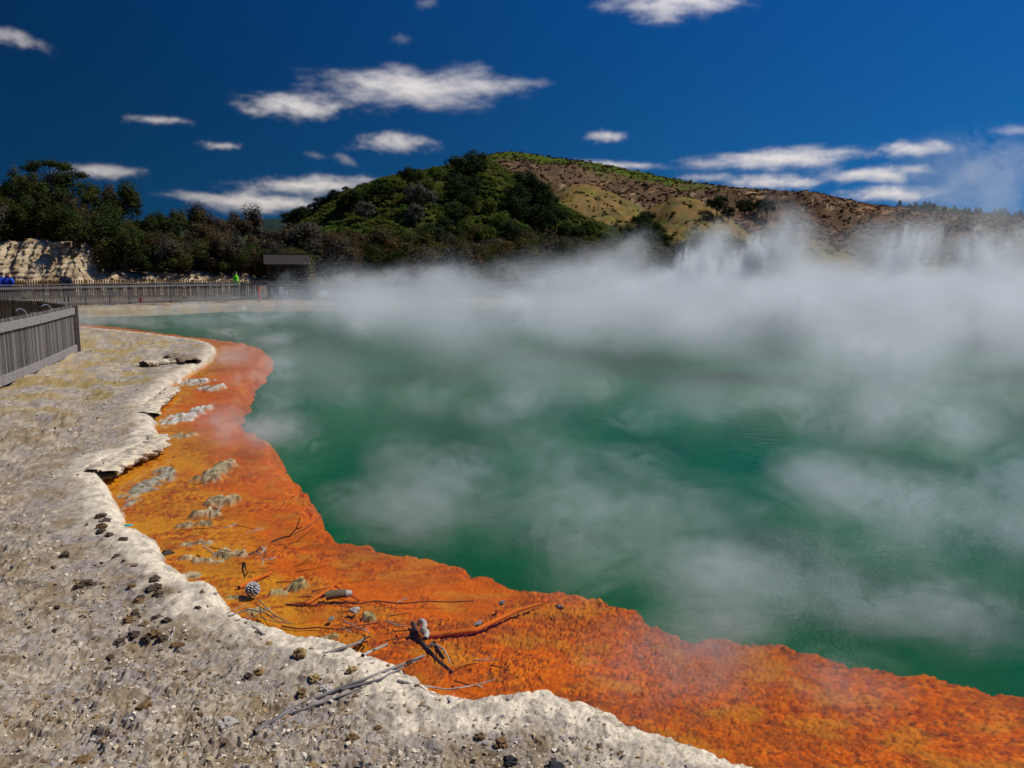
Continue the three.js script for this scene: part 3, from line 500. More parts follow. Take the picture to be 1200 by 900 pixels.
{
  const r = rng(707), g = 'trees on the green hill', on = 'on the green hill';
  // the dark stand on the shoulder of the hill and down its right side
  for (const [px, py, h, k] of [[545, 228, 7, 0], [552, 240, 6, 0], [540, 250, 5.5, 0], [558, 215, 6.5, 0], [535, 236, 5, 0], [548, 262, 5, 0], [535, 275, 4.5, 0], [615, 240, 7, 0], [628, 252, 7.5, 0], [610, 258, 6, 0], [640, 262, 6.5, 0], [600, 268, 5, 0], [650, 276, 6, 0], [632, 280, 6, 0], [575, 262, 4.5, 1], [585, 285, 4.5, 1], [602, 300, 5, 0], [570, 300, 4.5, 1], [490, 218, 4, 1], [478, 222, 4.5, 0], [500, 232, 4, 1], [510, 216, 4.5, 1], [484, 245, 5, 2], [495, 252, 5, 2], [487, 268, 4, 2], [432, 240, 4, 0], [443, 237, 4, 0], [424, 246, 4, 0], [412, 250, 4, 0], [455, 236, 3.6, 0], [400, 254, 3.5, 0], [428, 262, 3.2, 2], [470, 300, 3.6, 1], [440, 290, 3.6, 1], [520, 290, 4, 0], [505, 302, 4, 0], [550, 290, 4, 1], [660, 290, 6, 0], [675, 300, 6, 0], [690, 285, 5.5, 0], [705, 298, 6, 1], [722, 292, 6, 0], [738, 300, 6.5, 0], [715, 306, 6, 1], [755, 283, 8, 0], [762, 296, 7, 0], [748, 305, 6, 0], [775, 306, 6, 0], [790, 310, 5, 0], [695, 310, 5, 1]])
    standing(px, py, rounds[Math.floor(r() * 2)], HILL_TREE[k], h * (px > 650 ? 0.8 : 1) * (0.85 + 0.3 * r()), px > 650 ? 'at the foot of the tan slope' : px > 590 ? 'in the dark stand on the green hill' : px > 525 ? 'on the shoulder below the summit of the green hill' : px > 465 ? 'in the gully of the green hill' : 'on the left side of the green hill', g, 0.85 + 0.35 * r());
  for (const [px, py, h] of [[388, 240, 2.6], [392, 236, 3.0], [375, 247, 3.4], [381, 243, 2.6], [352, 262, 4], [345, 266, 4.2], [358, 258, 3.4], [368, 252, 3.2], [405, 226, 1.8], [338, 270, 4.4], [330, 272, 4]]) standing(px, py, rounds[Math.floor(r() * 2)], { ...HILL_TREE[0], name: 'bush', say: 'small dark bush' }, h, 'on the left skyline of the green hill', 'bushes on the green hill skyline', 1.1);
  for (const [px, py, h] of [[840, 256, 7], [872, 258, 8], [898, 258, 8.5], [888, 254, 7], [853, 262, 5]]) standing(px, py, rounds[Math.floor(r() * 2)], HILL_TREE[0], h, 'on the tan grassy slope', 'trees on the tan slope', 1.1, 200);
  for (let i = 0; i < 84; i++) { const px = 1044 + i * 1.95 + 3 * r(), row = i % 3; const [s] = slope(px, 245), D = 560 + row * 28 + 20 * r(), y = far(s * D, -D)[0], k = (0.42 + 0.3 * r()); plant(conifers[i % 2], PINE, s * D, -D, y - 0.3, [k * 2.4, k, k * 2.4], i, 'in the plantation on the right hand skyline', 'pines on the skyline'); }
}
console.log('trees');

// ------------------------------------------------------------------ fences
const grainWood = noiseTexture(256, (u, v) => { const a = 0.75 + 0.25 * tiling(u, v * 0.2, 22, 3) + 0.14 * tiling(u, v, 8, 3); return [a, a, a]; });
const woodTones = [[0.205, 0.182, 0.155], [0.15, 0.13, 0.108], [0.25, 0.225, 0.19], [0.115, 0.098, 0.08]].map((c) => std(c, 0.9, { map: grainWood }));
const goldTones = [[0.50, 0.30, 0.07], [0.42, 0.25, 0.06]].map((c) => std(c, 0.85, { map: grainWood }));
function board(w, h, d, pointed = 0) {       // an upright board with its foot at 0 and eased edges
  const s = new THREE.Shape(), e = Math.min(w, h) * 0.08;
  s.moveTo(-w / 2, 0); s.lineTo(w / 2, 0); if (pointed) { s.lineTo(w / 2, h - pointed); s.lineTo(0, h); s.lineTo(-w / 2, h - pointed); } else { s.lineTo(w / 2, h - e); s.lineTo(w / 2 - e, h); s.lineTo(-w / 2 + e, h); s.lineTo(-w / 2, h - e); }
  const g = new THREE.ExtrudeGeometry(s, { depth: d, bevelEnabled: false }); g.translate(0, 0, -d / 2); return g;
}
function rail(a, b, h, d) { const L = Math.hypot(b[0] - a[0], b[1] - a[1], b[2] - a[2]), g = new THREE.BoxGeometry(L, h, d); const m = new THREE.Matrix4().makeRotationFromQuaternion(new THREE.Quaternion().setFromUnitVectors(new THREE.Vector3(1, 0, 0), new THREE.Vector3(b[0] - a[0], b[1] - a[1], b[2] - a[2]).normalize())); g.applyMatrix4(m); g.translate((a[0] + b[0]) / 2, (a[1] + b[1]) / 2, (a[2] + b[2]) / 2); return g; }
// path: corners [x, z, ground height]; boards stand between rails, a post at every bay
function fence(o) {
  const f = thing(o.name, o.label, 'fence', [0, 0, 0], 0, o.group), r = rng(o.seed), bd = [0.92, 1, 1.05].map((k) => board(o.width * k, o.height * (0.985 + 0.02 * k), 0.02, o.pointed)), post = board(0.11, o.height + 0.03, 0.10);
  let joined = [[], []];
  for (let i = 0; i + 1 < o.path.length; i++) {
    const [ax, az, ay] = o.path[i], [bx, bz, by] = o.path[i + 1], L = Math.hypot(bx - ax, bz - az), turn = Math.atan2(-(bz - az), bx - ax), nx = -Math.sin(turn) * -1, side = o.side ?? 1, ox = Math.sin(turn) * side, oz = Math.cos(turn) * side;
    const n = Math.floor(L / (o.width + o.gap)), bays = Math.max(1, Math.round(L / o.bay));
    for (let k = 0; k < n; k++) {
      const t = (k + 0.5) / n, x = mix(ax, bx, t), z = mix(az, bz, t), y = mix(ay, by, t) + (r() - 0.5) * 0.018, tone = Math.floor(r() * o.tones.length);
      if (o.single) { const m = mesh('picket', bd[Math.floor(r() * 3)], o.tones[tone], f); m.position.set(x, y, z); m.rotation.set(0, turn, (r() - 0.5) * 0.012); }
      else { const g = bd[Math.floor(r() * 3)].clone(); g.rotateY(turn); g.translate(x, y, z); joined[tone % 2].push(g); }
    }
    for (let k = 0; k < bays; k++) {
      const t0 = k / bays, t1 = (k + 1) / bays, at = (t, y, off) => [mix(ax, bx, t) + ox * off, mix(ay, by, t) + y, mix(az, bz, t) + oz * off], tone = o.tones[Math.floor(r() * o.tones.length)];
      mesh('top_rail', rail(at(t0 + 0.002, o.railY, 0.034), at(t1 - 0.002, o.railY, 0.034), o.railH, 0.04), o.railMat ?? tone, f);
      if (o.cap) mesh('rail_cap', rail(at(t0 + 0.002, o.height + 0.05, 0), at(t1 - 0.002, o.height + 0.05, 0), 0.04, 0.14), o.railMat ?? tone, f);
      mesh('bottom_rail', rail(at(t0 + 0.002, o.footY, 0.034), at(t1 - 0.002, o.footY, 0.034), o.footH, 0.04), o.railMat ?? tone, f);
      const p = mesh('post', post, o.tones[1], f), pp = at(t0, -0.02, -0.07); p.position.set(...pp); p.rotation.y = turn;
    }
  }
  joined.forEach((l, k) => { if (l.length) { const m = mesh('picket_row', mergeGeometries(l), o.tones[k], f); m.userData.kind = 'stuff'; } });
  return f;
}
const railGrey = std([0.30, 0.275, 0.25], 0.85, { map: grainWood });
const gy = 0.10;
const TIP = [-10.86, -20.4];
fence({ name: 'picket_fence', label: 'grey weathered picket fence of the near viewing platform, on the side by the pool', seed: 1, path: [[-6.4, -6.2, 0.1], [-8.98, -14.3, gy], [-9.72, -16.9, gy], [TIP[0], TIP[1], gy]], width: 0.078, gap: 0.016, height: 1.16, bay: 1.9, railY: 1.02, railH: 0.16, footY: 0.10, footH: 0.17, tones: woodTones, railMat: railGrey, single: true, side: 1 });
fence({ name: 'picket_fence', label: 'dark weathered picket fence on the back side of the near viewing platform', seed: 2, path: [[TIP[0] - 0.06, TIP[1] - 0.10, gy], [-13.2, -23.2, gy], [-17.4, -26.2, gy], [-22, -28.6, gy]], width: 0.085, gap: 0.014, height: 1.14, bay: 2.0, railY: 0.98, railH: 0.12, footY: 0.14, footH: 0.12, tones: [woodTones[1], woodTones[3]], railMat: woodTones[1], single: true, side: -1 });
{ // bent metal brackets for the hand line
  const b = std([0.45, 0.45, 0.46], 0.35, { metalness: 0.8 });
  for (const [t] of [[0.30], [0.62], [0.86]]) { const x = mix(-8.98, TIP[0], t), z = mix(-14.3, TIP[1], t); const m = mesh('rail_bracket', limb([[0.05, 0, 0], [0.05, 0.14, 0.02], [-0.02, 0.2, 0.08], [-0.06, 0.16, 0.16]], 0.014, 0.014, 6, 12), b); m.position.set(x, gy + 1.08, z); tag(m, 'small bent grey metal bracket on the rail of the near picket fence', 'bracket', 'rail brackets on the near fence'); }
}
const fp = (px, D, y) => { const [s] = slope(px, 345); return [s * D, -D, y]; };
fence({ name: 'walkway_fence', label: 'long grey picket fence across the far side of the pool', seed: 3, path: [fp(-150, 41, 0.1), fp(0, 43.5, 0.12), fp(100, 46, 0.15), fp(200, 49, 0.18), fp(281, 51.5, 0.2)], width: 0.075, gap: 0.03, height: 1.12, bay: 2.2, railY: 1.0, railH: 0.12, footY: 0.16, footH: 0.1, tones: [woodTones[0], woodTones[2]], railMat: railGrey, cap: true });
fence({ name: 'walkway_fence', label: 'grey picket fence in front of the dark shelter, fading into the steam', seed: 4, path: [fp(283, 51.6, 0.2), fp(365, 52.5, 0.15), fp(500, 57, 0.1), fp(640, 62, 0.1)], width: 0.075, gap: 0.03, height: 1.12, bay: 2.2, railY: 1.0, railH: 0.12, footY: 0.16, footH: 0.1, tones: [woodTones[0], woodTones[2]], railMat: railGrey, cap: true });
fence({ name: 'golden_fence', label: 'low golden timber fence below the pale bank', seed: 5, path: [fp(-80, 55, 0.3), fp(60, 56, 0.3), fp(180, 57, 0.3), fp(272, 57.5, 0.28), fp(305, 58.5, 0.25)], width: 0.09, gap: 0.07, height: 1.12, pointed: 0.05, bay: 2.4, railY: 0.8, railH: 0.08, footY: 0.25, footH: 0.08, tones: goldTones });
// marker and notices by the far fence
{
  const [x, z] = fp(304.5, 51.2, 0); const p = thing('marker_post', 'short red marker post in front of the far fence', 'post', [x, 0.12, z + 0.25]);
  mesh('shaft', board(0.13, 0.92, 0.10), std([0.62, 0.05, 0.04], 0.6), p); mesh('foot', board(0.2, 0.06, 0.2), std([0.25, 0.22, 0.2]), p);
  for (const [px, py, w, h, c, say] of [[329, 341, 0.22, 0.5, [0.62, 0.60, 0.56], 'small white notice on the far fence beside the red post'], [165, 352, 0.16, 0.3, [0.55, 0.16, 0.12], 'small faded red notice on the long far fence'], [133, 345, 0.4, 0.18, [0.5, 0.46, 0.40], 'small pale notice on the long far fence']]) {
    const D = px > 283 ? 51.7 : mix(46, 51.5, (px - 100) / 181) - 0.15, [s, u] = slope(px, py), n = thing('notice', say, 'sign', [s * D, EYE + u * D, -D + 0.02]);
    mesh('plate', new THREE.BoxGeometry(w, h, 0.02), std(c, 0.6), n); mesh('frame', new THREE.BoxGeometry(w + 0.04, h + 0.04, 0.015), std([0.3, 0.28, 0.25]), n).position.z = -0.018;
  }
}
// ------------------------------------------------------------------ open shelter on the far bank
{
  const D = 58, [s] = slope(337, 333), x = s * D, sh = thing('shelter', 'dark open timber shelter with grey pitched roof on far bank', 'shelter', [x, 0.2, -D], 0.30), dark = std([0.075, 0.055, 0.042], 0.9, { map: grainWood }), roofM = std([0.045, 0.038, 0.033], 0.95, { map: grainWood });
  const w = 1.2, d = 1.4, H = 2.25, R = 2.85;
  for (const [a, b] of [[-w, -d], [w, -d], [-w, d], [w, d]]) mesh('post', board(0.14, H, 0.14), dark, sh).position.set(a, 0, b);
  const roof = new THREE.Group(); roof.name = 'roof'; sh.add(roof);
  for (const k of [1, -1]) { const n = 7; for (let i = 0; i < n; i++) { const p = mesh('roof_board', new THREE.BoxGeometry(2 * w + 0.7, 0.045, 0.30), roofM, roof), t = (i + 0.5) / n; p.position.set(0, mix(R, H - 0.05, t) + 0.05, k * mix(0.04, d + 0.45, t)); p.rotation.x = k * 0.42; } }
  mesh('ridge_cap', new THREE.BoxGeometry(2 * w + 0.75, 0.06, 0.2), roofM, roof).position.set(0, R + 0.12, 0);
  const tri = new THREE.Shape([new THREE.Vector2(-d - 0.25, 0), new THREE.Vector2(d + 0.25, 0), new THREE.Vector2(0, R - H)]);
  for (const k of [1, -1]) { const g = mesh('gable', new THREE.ExtrudeGeometry(tri, { depth: 0.06, bevelEnabled: false }), dark, sh); g.rotation.y = Math.PI / 2; g.position.set(k * (w + 0.1) - 0.03, H - 0.04, 0); }
  mesh('back_wall', new THREE.BoxGeometry(2 * w, H - 0.1, 0.06), dark, sh).position.set(0, (H - 0.1) / 2, -d - 0.12);
  for (const k of [1, -1]) mesh('added_side_wall', new THREE.BoxGeometry(0.06, H - 0.1, 2 * d - 0.2), dark, sh).position.set(k * (w + 0.11), (H - 0.1) / 2, -0.1);  // walls added to block light and keep the inside of the shelter dark
  mesh('beam', new THREE.BoxGeometry(2 * w + 0.3, 0.16, 0.12), dark, sh).position.set(0, H - 0.1, d + 0.14);
  const b = thing('bench', 'small pale bench inside the dark shelter', 'bench', [x + 0.55, 0.2, -D + 0.5], 0.30), pale = std([0.55, 0.53, 0.5]);
  mesh('seat', new THREE.BoxGeometry(1.1, 0.06, 0.35), pale, b).position.y = 0.45; for (const k of [-0.45, 0.45]) mesh('leg', board(0.08, 0.42, 0.3), pale, b).position.x = k;
}
// ------------------------------------------------------------------ people
// a smooth skin over tapered bones: each bone is [ax, ay, az, ra, bx, by, bz, rb]
function skin(bones, k = 0.03, cell = 0.022) {
  let lo = [9, 9, 9], hi = [-9, -9, -9];
  for (const b of bones) for (let a = 0; a < 3; a++) { lo[a] = Math.min(lo[a], b[a] - b[3], b[4 + a] - b[7]); hi[a] = Math.max(hi[a], b[a] + b[3], b[4 + a] + b[7]); }
  const half = Math.max(hi[0] - lo[0], hi[1] - lo[1], hi[2] - lo[2]) / 2 + 0.08, c = lo.map((v, a) => (v + hi[a]) / 2), n = Math.min(110, Math.ceil((2 * half) / cell)), mc = new MarchingCubes(n, new THREE.MeshStandardMaterial(), false, false, 60000);
  const F = mc.field;
  for (let z = 0, i = 0; z < n; z++) for (let y = 0; y < n; y++) for (let x = 0; x < n; x++, i++) {
    const X = c[0] + ((x - n / 2) / (n / 2)) * half, Y = c[1] + ((y - n / 2) / (n / 2)) * half, Z = c[2] + ((z - n / 2) / (n / 2)) * half; let d = 9;
    for (const b of bones) { const ex = b[4] - b[0], ey = b[5] - b[1], ez = b[6] - b[2], t = clamp(((X - b[0]) * ex + (Y - b[1]) * ey + (Z - b[2]) * ez) / (ex * ex + ey * ey + ez * ez + 1e-9)), e = Math.hypot(X - b[0] - ex * t, Y - b[1] - ey * t, Z - b[2] - ez * t) - mix(b[3], b[7], t), h = Math.max(k - Math.abs(d - e), 0) / k; d = Math.min(d, e) - h * h * k * 0.25; }
    F[i] = -d;
  }
  mc.isolation = 0; mc.update();
  const P = new Float32Array(mc.count * 3), N = new Float32Array(mc.count * 3);
  for (let i = 0; i < mc.count * 3; i++) { P[i] = mc.positionArray[i] * half + c[i % 3]; N[i] = mc.normalArray[i]; }
  const g = new THREE.BufferGeometry(); g.setAttribute('position', new THREE.BufferAttribute(P, 3)); g.computeVertexNormals(); return g;
}
const skinM = std([0.45, 0.27, 0.19], 0.6);
// arms: [elbow, wrist] for each side in the person's own axes, facing +z
function person(label, at, turn, o) {
  const p = thing('person', label, 'person', at, turn), k = (o.tall ?? 1.7) / 1.7, sc = (b) => b.map((v) => v * k), lean = o.lean ?? 0, sh = [0.19, 1.40, lean * 0.7], nk = [0, 1.45, lean * 0.8], hd = [0, 1.60, lean + 0.02];
  const arm = (s, [el, wr]) => [[s * sh[0], sh[1], sh[2], 0.055, ...el, 0.043], [...el, 0.043, ...wr, 0.03]];
  const hand = (s, [, w], [dx, dy, dz]) => { const out = [[...w, 0.028, w[0] + dx * 0.08, w[1] + dy * 0.08, w[2] + dz * 0.08, 0.034]]; for (let f = 0; f < 4; f++) { const o2 = (f - 1.5) * 0.019; out.push([w[0] + dx * 0.07 + o2, w[1] + dy * 0.07, w[2] + dz * 0.07, 0.010, w[0] + dx * (0.15 - 0.012 * Math.abs(f - 1.3)) + o2, w[1] + dy * 0.14 - 0.03, w[2] + dz * 0.14, 0.008]); } out.push([w[0] - s * 0.02, w[1] + dy * 0.03, w[2] + dz * 0.03, 0.012, w[0] - s * 0.06 + dx * 0.06, w[1] + dy * 0.06, w[2] + dz * 0.07, 0.009]); return out; };
  const legs = [[0.10, 0.92, 0, 0.088, 0.11, 0.50, 0.01, 0.058], [0.11, 0.50, 0.01, 0.058, 0.11, 0.10, -0.02, 0.042], [-0.10, 0.92, 0, 0.088, -0.11, 0.50, 0.02, 0.058], [-0.11, 0.50, 0.02, 0.058, -0.11, 0.10, -0.01, 0.042]];
  const torso = [[-0.07, 0.95, 0, 0.115, -0.09, 1.33, lean * 0.6, 0.105], [0.07, 0.95, 0, 0.115, 0.09, 1.33, lean * 0.6, 0.105], [-0.17, 1.39, lean * 0.7, 0.06, 0.17, 1.39, lean * 0.7, 0.06]];
  const head = [[...nk, 0.05, 0, 1.52, lean, 0.05], [0, 1.56, lean + 0.03, 0.066, 0, 1.63, lean + 0.005, 0.088], [0, 1.575, lean + 0.095, 0.013, 0, 1.60, lean + 0.085, 0.010], [0.085, 1.58, lean + 0.01, 0.018, 0.085, 1.61, lean, 0.018], [-0.085, 1.58, lean + 0.01, 0.018, -0.085, 1.61, lean, 0.018]];
  const grow = (bs, d) => bs.map((b) => sc([b[0], b[1], b[2], b[3] + d, b[4], b[5], b[6], b[7] + d]));
  mesh('body', skin([...torso, ...legs, ...head, ...arm(1, o.arms[0]), ...arm(-1, o.arms[1]), ...hand(1, o.arms[0], o.reach), ...hand(-1, o.arms[1], o.reach)].map(sc), 0.04, 0.019), skinM, p);
  mesh('jacket', skin(grow([...torso, ...arm(1, o.arms[0]), ...arm(-1, o.arms[1]), [0, 1.42, lean * 0.75, 0.06, 0, 1.47, lean * 0.85, 0.058]], 0.022), 0.05), o.jacket, p);
  mesh('trousers', skin(grow([...legs, [-0.07, 0.96, 0, 0.10, 0.07, 0.96, 0, 0.10]], 0.016), 0.04), o.trousers, p);
  for (const s of [1, -1]) mesh('shoe', skin([[s * 0.11, 0.05, -0.05, 0.045, s * 0.115, 0.035, 0.15, 0.035]].map(sc), 0.02, 0.015), std([0.06, 0.05, 0.05]), p);
  mesh(o.hat ? 'hat' : 'hair', skin((o.hat ? [[0, 1.66, lean - 0.005, 0.098, 0, 1.69, lean - 0.005, 0.075], [-0.06, 1.665, lean + 0.10, 0.022, 0.06, 1.665, lean + 0.10, 0.022]] : [[0, 1.645, lean - 0.025, 0.098, 0, 1.66, lean - 0.01, 0.096], [0, 1.58, lean - 0.055, 0.06, 0, 1.55, lean - 0.055, 0.04]]).map(sc), 0.03, 0.015), o.hair, p);
  return p;
}
{
  const blue = std([0.015, 0.06, 0.42], 0.75), navy = std([0.012, 0.014, 0.032], 0.8), hi = std([0.16, 0.72, 0.02], 0.7), dark = std([0.02, 0.02, 0.025]), brownH = std([0.03, 0.02, 0.014]), onRail = [[[0.27, 1.16, 0.16], [0.13, 1.10, 0.40]], [[-0.27, 1.16, 0.16], [-0.13, 1.10, 0.40]]];
  const put = (px, D) => { const [s] = slope(px, 335); return [s * D, 0.16, -D]; };
  const cam = [[[0.25, 1.24, 0.20], [0.08, 1.50, 0.24]], [[-0.25, 1.24, 0.20], [-0.08, 1.50, 0.24]]];
  const ph = put(9.5, 44.6); person('person in blue jacket holding a camera up to their face', ph, 0.55, { jacket: blue, trousers: dark, hair: brownH, arms: cam, reach: [0, 0.6, 0.4], lean: 0.04, tall: 1.72 });
  const c = thing('camera', 'small black camera held by the person in blue', 'camera', [ph[0] + Math.sin(0.55) * 0.30, ph[1] + 1.60, ph[2] + Math.cos(0.55) * 0.30], 0.55); mesh('camera_body', new THREE.BoxGeometry(0.14, 0.09, 0.06), dark, c); const l = mesh('lens', new THREE.CylinderGeometry(0.032, 0.036, 0.07, 20), dark, c); l.rotation.x = Math.PI / 2; l.position.z = 0.06;
  person('person in bright blue jacket and dark cap behind the far fence', put(3, 45.3), 0.3, { jacket: std([0.02, 0.10, 0.50], 0.75), trousers: dark, hair: dark, hat: true, arms: [[[0.26, 1.15, 0.03], [0.24, 0.92, 0.12]], [[-0.26, 1.15, 0.03], [-0.24, 0.92, 0.12]]], reach: [0, -1, 0.2], tall: 1.75 });
  person('person in black top leaning forward on the far fence rail', put(77, 45.9), 0.75, { jacket: navy, trousers: dark, hair: brownH, arms: onRail, reach: [0, -0.1, 1], lean: 0.16, tall: 1.76 });
  person('person in a bright green high visibility jacket by the far fence', put(276.5, 53.2), 2.3, { jacket: hi, trousers: dark, hair: brownH, arms: [[[0.27, 1.17, -0.02], [0.25, 0.95, 0.10]], [[-0.27, 1.17, -0.02], [-0.25, 0.95, 0.10]]], reach: [0, -1, 0.2], tall: 1.78 });
}
console.log('fences and people');

// ------------------------------------------------------------------ stones, slabs and driftwood on the shore
const yAt = (x, z) => groundAt(x, z)[0];
function rock(seed, flat = 0.7, rough = 0.28, detail = 2) {
  const g = new THREE.IcosahedronGeometry(1, detail), p = g.attributes.position, v = new THREE.Vector3();
  for (let i = 0; i < p.count; i++) { v.fromBufferAttribute(p, i); const k = 1 + rough * n3(v.x * 1.3 + seed, v.y * 1.3, v.z * 1.3) + rough * 0.5 * n3(v.x * 3.1 + seed, v.y * 3.1, v.z * 3.1); p.setXYZ(i, v.x * k, v.y * k * flat, v.z * k); }
  return toCreasedNormals(g, 0.6);
}
const rocks = [rock(1, 0.6, 0.5), rock(7, 0.5, 0.45), rock(13, 0.7, 0.55), rock(19, 0.45, 0.5), rock(27, 0.6, 0.4)];
const stoneGrain = noiseTexture(128, (u, v) => { const a = 0.7 + 0.4 * tiling(u, v, 7, 4); return [a, a, a]; });
const stoneMats = { brown: std([0.23, 0.135, 0.055], 0.9, { map: stoneGrain }), ochre: std([0.36, 0.235, 0.09], 0.9, { map: stoneGrain }), dark: std([0.045, 0.042, 0.045], 0.8, { map: stoneGrain }), umber: std([0.10, 0.07, 0.045], 0.9, { map: stoneGrain }), pale: std([0.55, 0.49, 0.40], 0.9, { map: stoneGrain }), grey: std([0.25, 0.22, 0.20], 0.9, { map: stoneGrain }) };
{
  const r = rng(2024), done = [];
  const stone = (px, py, size, kind, label, group) => {
    const [x, z] = spot(px, py, 0.12), w = (size / 965) * Math.hypot(x, z, 2) * 0.41, m = mesh('stone', rocks[Math.floor(r() * rocks.length)], stoneMats[kind]), f = 0.8 + 0.4 * r();
    m.scale.set(w * (0.9 + 0.3 * r()), w * f, w * (0.8 + 0.4 * r())); m.rotation.y = r() * 6.3; m.position.set(x, yAt(x, z) + w * f * 0.22, z); done.push([x, z]); return tag(m, label, 'stone', group);
  };
  stone(598, 885, 17, 'dark', 'grey black stone beside the brown stone on the cream rim'); stone(650, 894, 22, 'dark', 'largest black stone on the cream rim beside the orange shelf'); stone(563, 861, 14, 'brown', 'small olive brown stone behind the two dark stones on the rim'); stone(587, 868, 17, 'brown', 'golden brown stone with a black edge on the cream rim');
  stone(352, 767, 17, 'ochre', 'rounded tan stone on the cream rim near the yellow shallows'); stone(412, 785, 13, 'ochre', 'upright tan stone on the rim beside the long twig'); stone(368, 792, 13, 'ochre', 'tan stone with pale lichen left of the long twig'); stone(382, 803, 15, 'pale', 'cream and brown stone pair by the long twig'); stone(353, 808, 13, 'brown', 'brown stone cluster on grey crust by the long twig');
  stone(413, 862, 14, 'brown', 'brown stone on grey crust beyond the long twig'); stone(195, 628, 15, 'umber', 'dark brown stone standing in the yellow shallows'); stone(304, 784, 14, 'ochre', 'ochre stone at the edge of the grey crust'); stone(168, 829, 20, 'brown', 'flat rust brown stone among white chips'); stone(97, 886, 18, 'brown', 'square brown stone on grey brown crust'); stone(265, 838, 24, 'pale', 'long cream slab stone on grey crust'); stone(290, 790, 12, 'umber', 'dark stone beside the ochre stone on grey crust');
  for (const [px, py, s] of [[182, 738, 16], [190, 742, 14], [173, 740, 14], [157, 737, 12], [140, 742, 13], [196, 724, 12], [183, 720, 12], [165, 697, 10], [178, 690, 13], [184, 688, 12], [182, 679, 12], [154, 685, 10], [100, 682, 14], [92, 686, 12], [108, 684, 11], [75, 652, 12], [120, 617, 12], [118, 606, 11], [124, 610, 10], [119, 622, 10], [128, 627, 9], [145, 633, 10], [136, 650, 9], [185, 695, 12], [163, 700, 13], [232, 712, 9], [158, 715, 11], [150, 722, 12], [169, 726, 10], [205, 748, 11], [212, 752, 10]]) stone(px, py, s, r() < 0.7 ? 'umber' : 'brown', 'small dark brown stone lying against the inner side of the cream rim', 'dark stones along the inner side of the rim');
  for (let i = 0; i < 95; i++) {
    const px = 20 + 520 * r(), py = 600 + 300 * r(), [x, z] = spot(px, py, 0.12), d = shoreDist(x, z); if (d < 0.06) continue;
    const k = r(); stone(px, py, 3 + 6.5 * r() * r() + (d > 0.5 ? 1 : 0), k < 0.4 ? 'brown' : k < 0.6 ? 'umber' : k < 0.75 ? 'ochre' : k < 0.88 ? 'grey' : 'pale', `small ${k < 0.6 ? 'dark brown' : k < 0.75 ? 'ochre' : k < 0.88 ? 'grey' : 'cream'} stone lying on the sinter flat`, 'stones strewn on the sinter flat');
  }
  // grit and chips, too many to count
  const chip = [rock(51, 0.5, 0.6, 0), rock(55, 0.5, 0.5, 1)], lists = [[], []], cols = [[], []], M = new THREE.Matrix4(), q = new THREE.Quaternion(), e = new THREE.Euler();
  const tones = [[0.62, 0.53, 0.38], [0.50, 0.43, 0.33], [0.24, 0.16, 0.085], [0.15, 0.105, 0.065], [0.33, 0.22, 0.10], [0.28, 0.25, 0.22], [0.42, 0.34, 0.2]];
  for (let i = 0, t = 0; i < 52000 && t < 400000; t++) {
    const R = 2.4 * Math.pow(26 / 2.4, Math.pow(r(), 1.25)), az = -0.95 + 1.4 * r(), x = R * Math.sin(az), z = -R * Math.cos(az), d = shoreDist(x, z); if (d < 0.03) continue;
    const patch = fbm(x * 1.6 + 11, z * 1.6, 3), white = ss(0.12, 0.3, patch), inner = ss(0.15, 0.7, d + 0.2 * fbm(x * 2, z * 2, 2)); if (r() > mix(0.05, 0.85, inner) * (0.45 + 0.55 * ss(-0.2, 0.3, fbm(x * 3.3, z * 3.3 + 7, 3) + white))) continue;
    const s = (0.0024 + 0.0052 * r() ** 4 * (1 + 0.4 * (1 - white))) * (1 + R * 0.05), k = white * r() > 0.35 ? Math.floor(r() * 2) : Math.floor(r() * tones.length), v = 0.8 + 0.4 * r(), c = tones[k]; e.set(r() * 0.8, r() * 6.3, r() * 0.8); q.setFromEuler(e);
    M.compose(new THREE.Vector3(x, yAt(x, z) + s * 0.25, z), q, new THREE.Vector3(s * (0.8 + 0.7 * r()), s * (0.5 + 0.4 * r()), s * (0.8 + 0.5 * r()))); const w = i % 2; lists[w].push(...M.elements); cols[w].push(c[0] * v, c[1] * v, c[2] * v); i++;
  }
  lists.forEach((l, k) => { const m = new THREE.InstancedMesh(chip[k], std([1, 1, 1], 0.95), l.length / 16); m.instanceMatrix.array.set(l); m.instanceColor = new THREE.InstancedBufferAttribute(new Float32Array(cols[k]), 3); m.name = numbered('gravel'); m.castShadow = m.receiveShadow = true; scene.add(m); stuff(tag(m, 'brown and white grit strewn over the sinter flat', 'gravel')); });
}
console.log('stones');
// eroded lips of crust that overhang the shallows
function ledge(pts, rad, y, m, label, seed) {
  const w = pts.map(([px, py]) => spot(px, py, y)), o = w[0], g = limb(w.map(([x, z]) => [x - o[0], 0, z - o[1]]), rad, rad * 0.7, 22, 60), p = g.attributes.position, c = new Float32Array(p.count * 3), n = g.attributes.normal;
  for (let i = 0; i < p.count; i++) { const x = p.getX(i), yy = p.getY(i), z = p.getZ(i), k = 0.5 * rad * fbm(x * 6 + seed, z * 6, 4) + 0.22 * rad * n3(x * 26, yy * 30, z * 26 + seed), t = fbm(x * 9 + seed, z * 9, 4), tone = mix3([0.58, 0.48, 0.32], [0.30, 0.255, 0.20], ss(-0.1, 0.3, t)); p.setXYZ(i, x + n.getX(i) * k, (yy + n.getY(i) * k) * 0.36, z + n.getZ(i) * k); c.set(tone, i * 3); }
  g.setAttribute('color', new THREE.BufferAttribute(c, 3)); g.computeVertexNormals(); const o2 = mesh('sinter_ledge', g, m); o2.position.set(o[0], y, o[1]); return tag(o2, label, 'ledge');
}
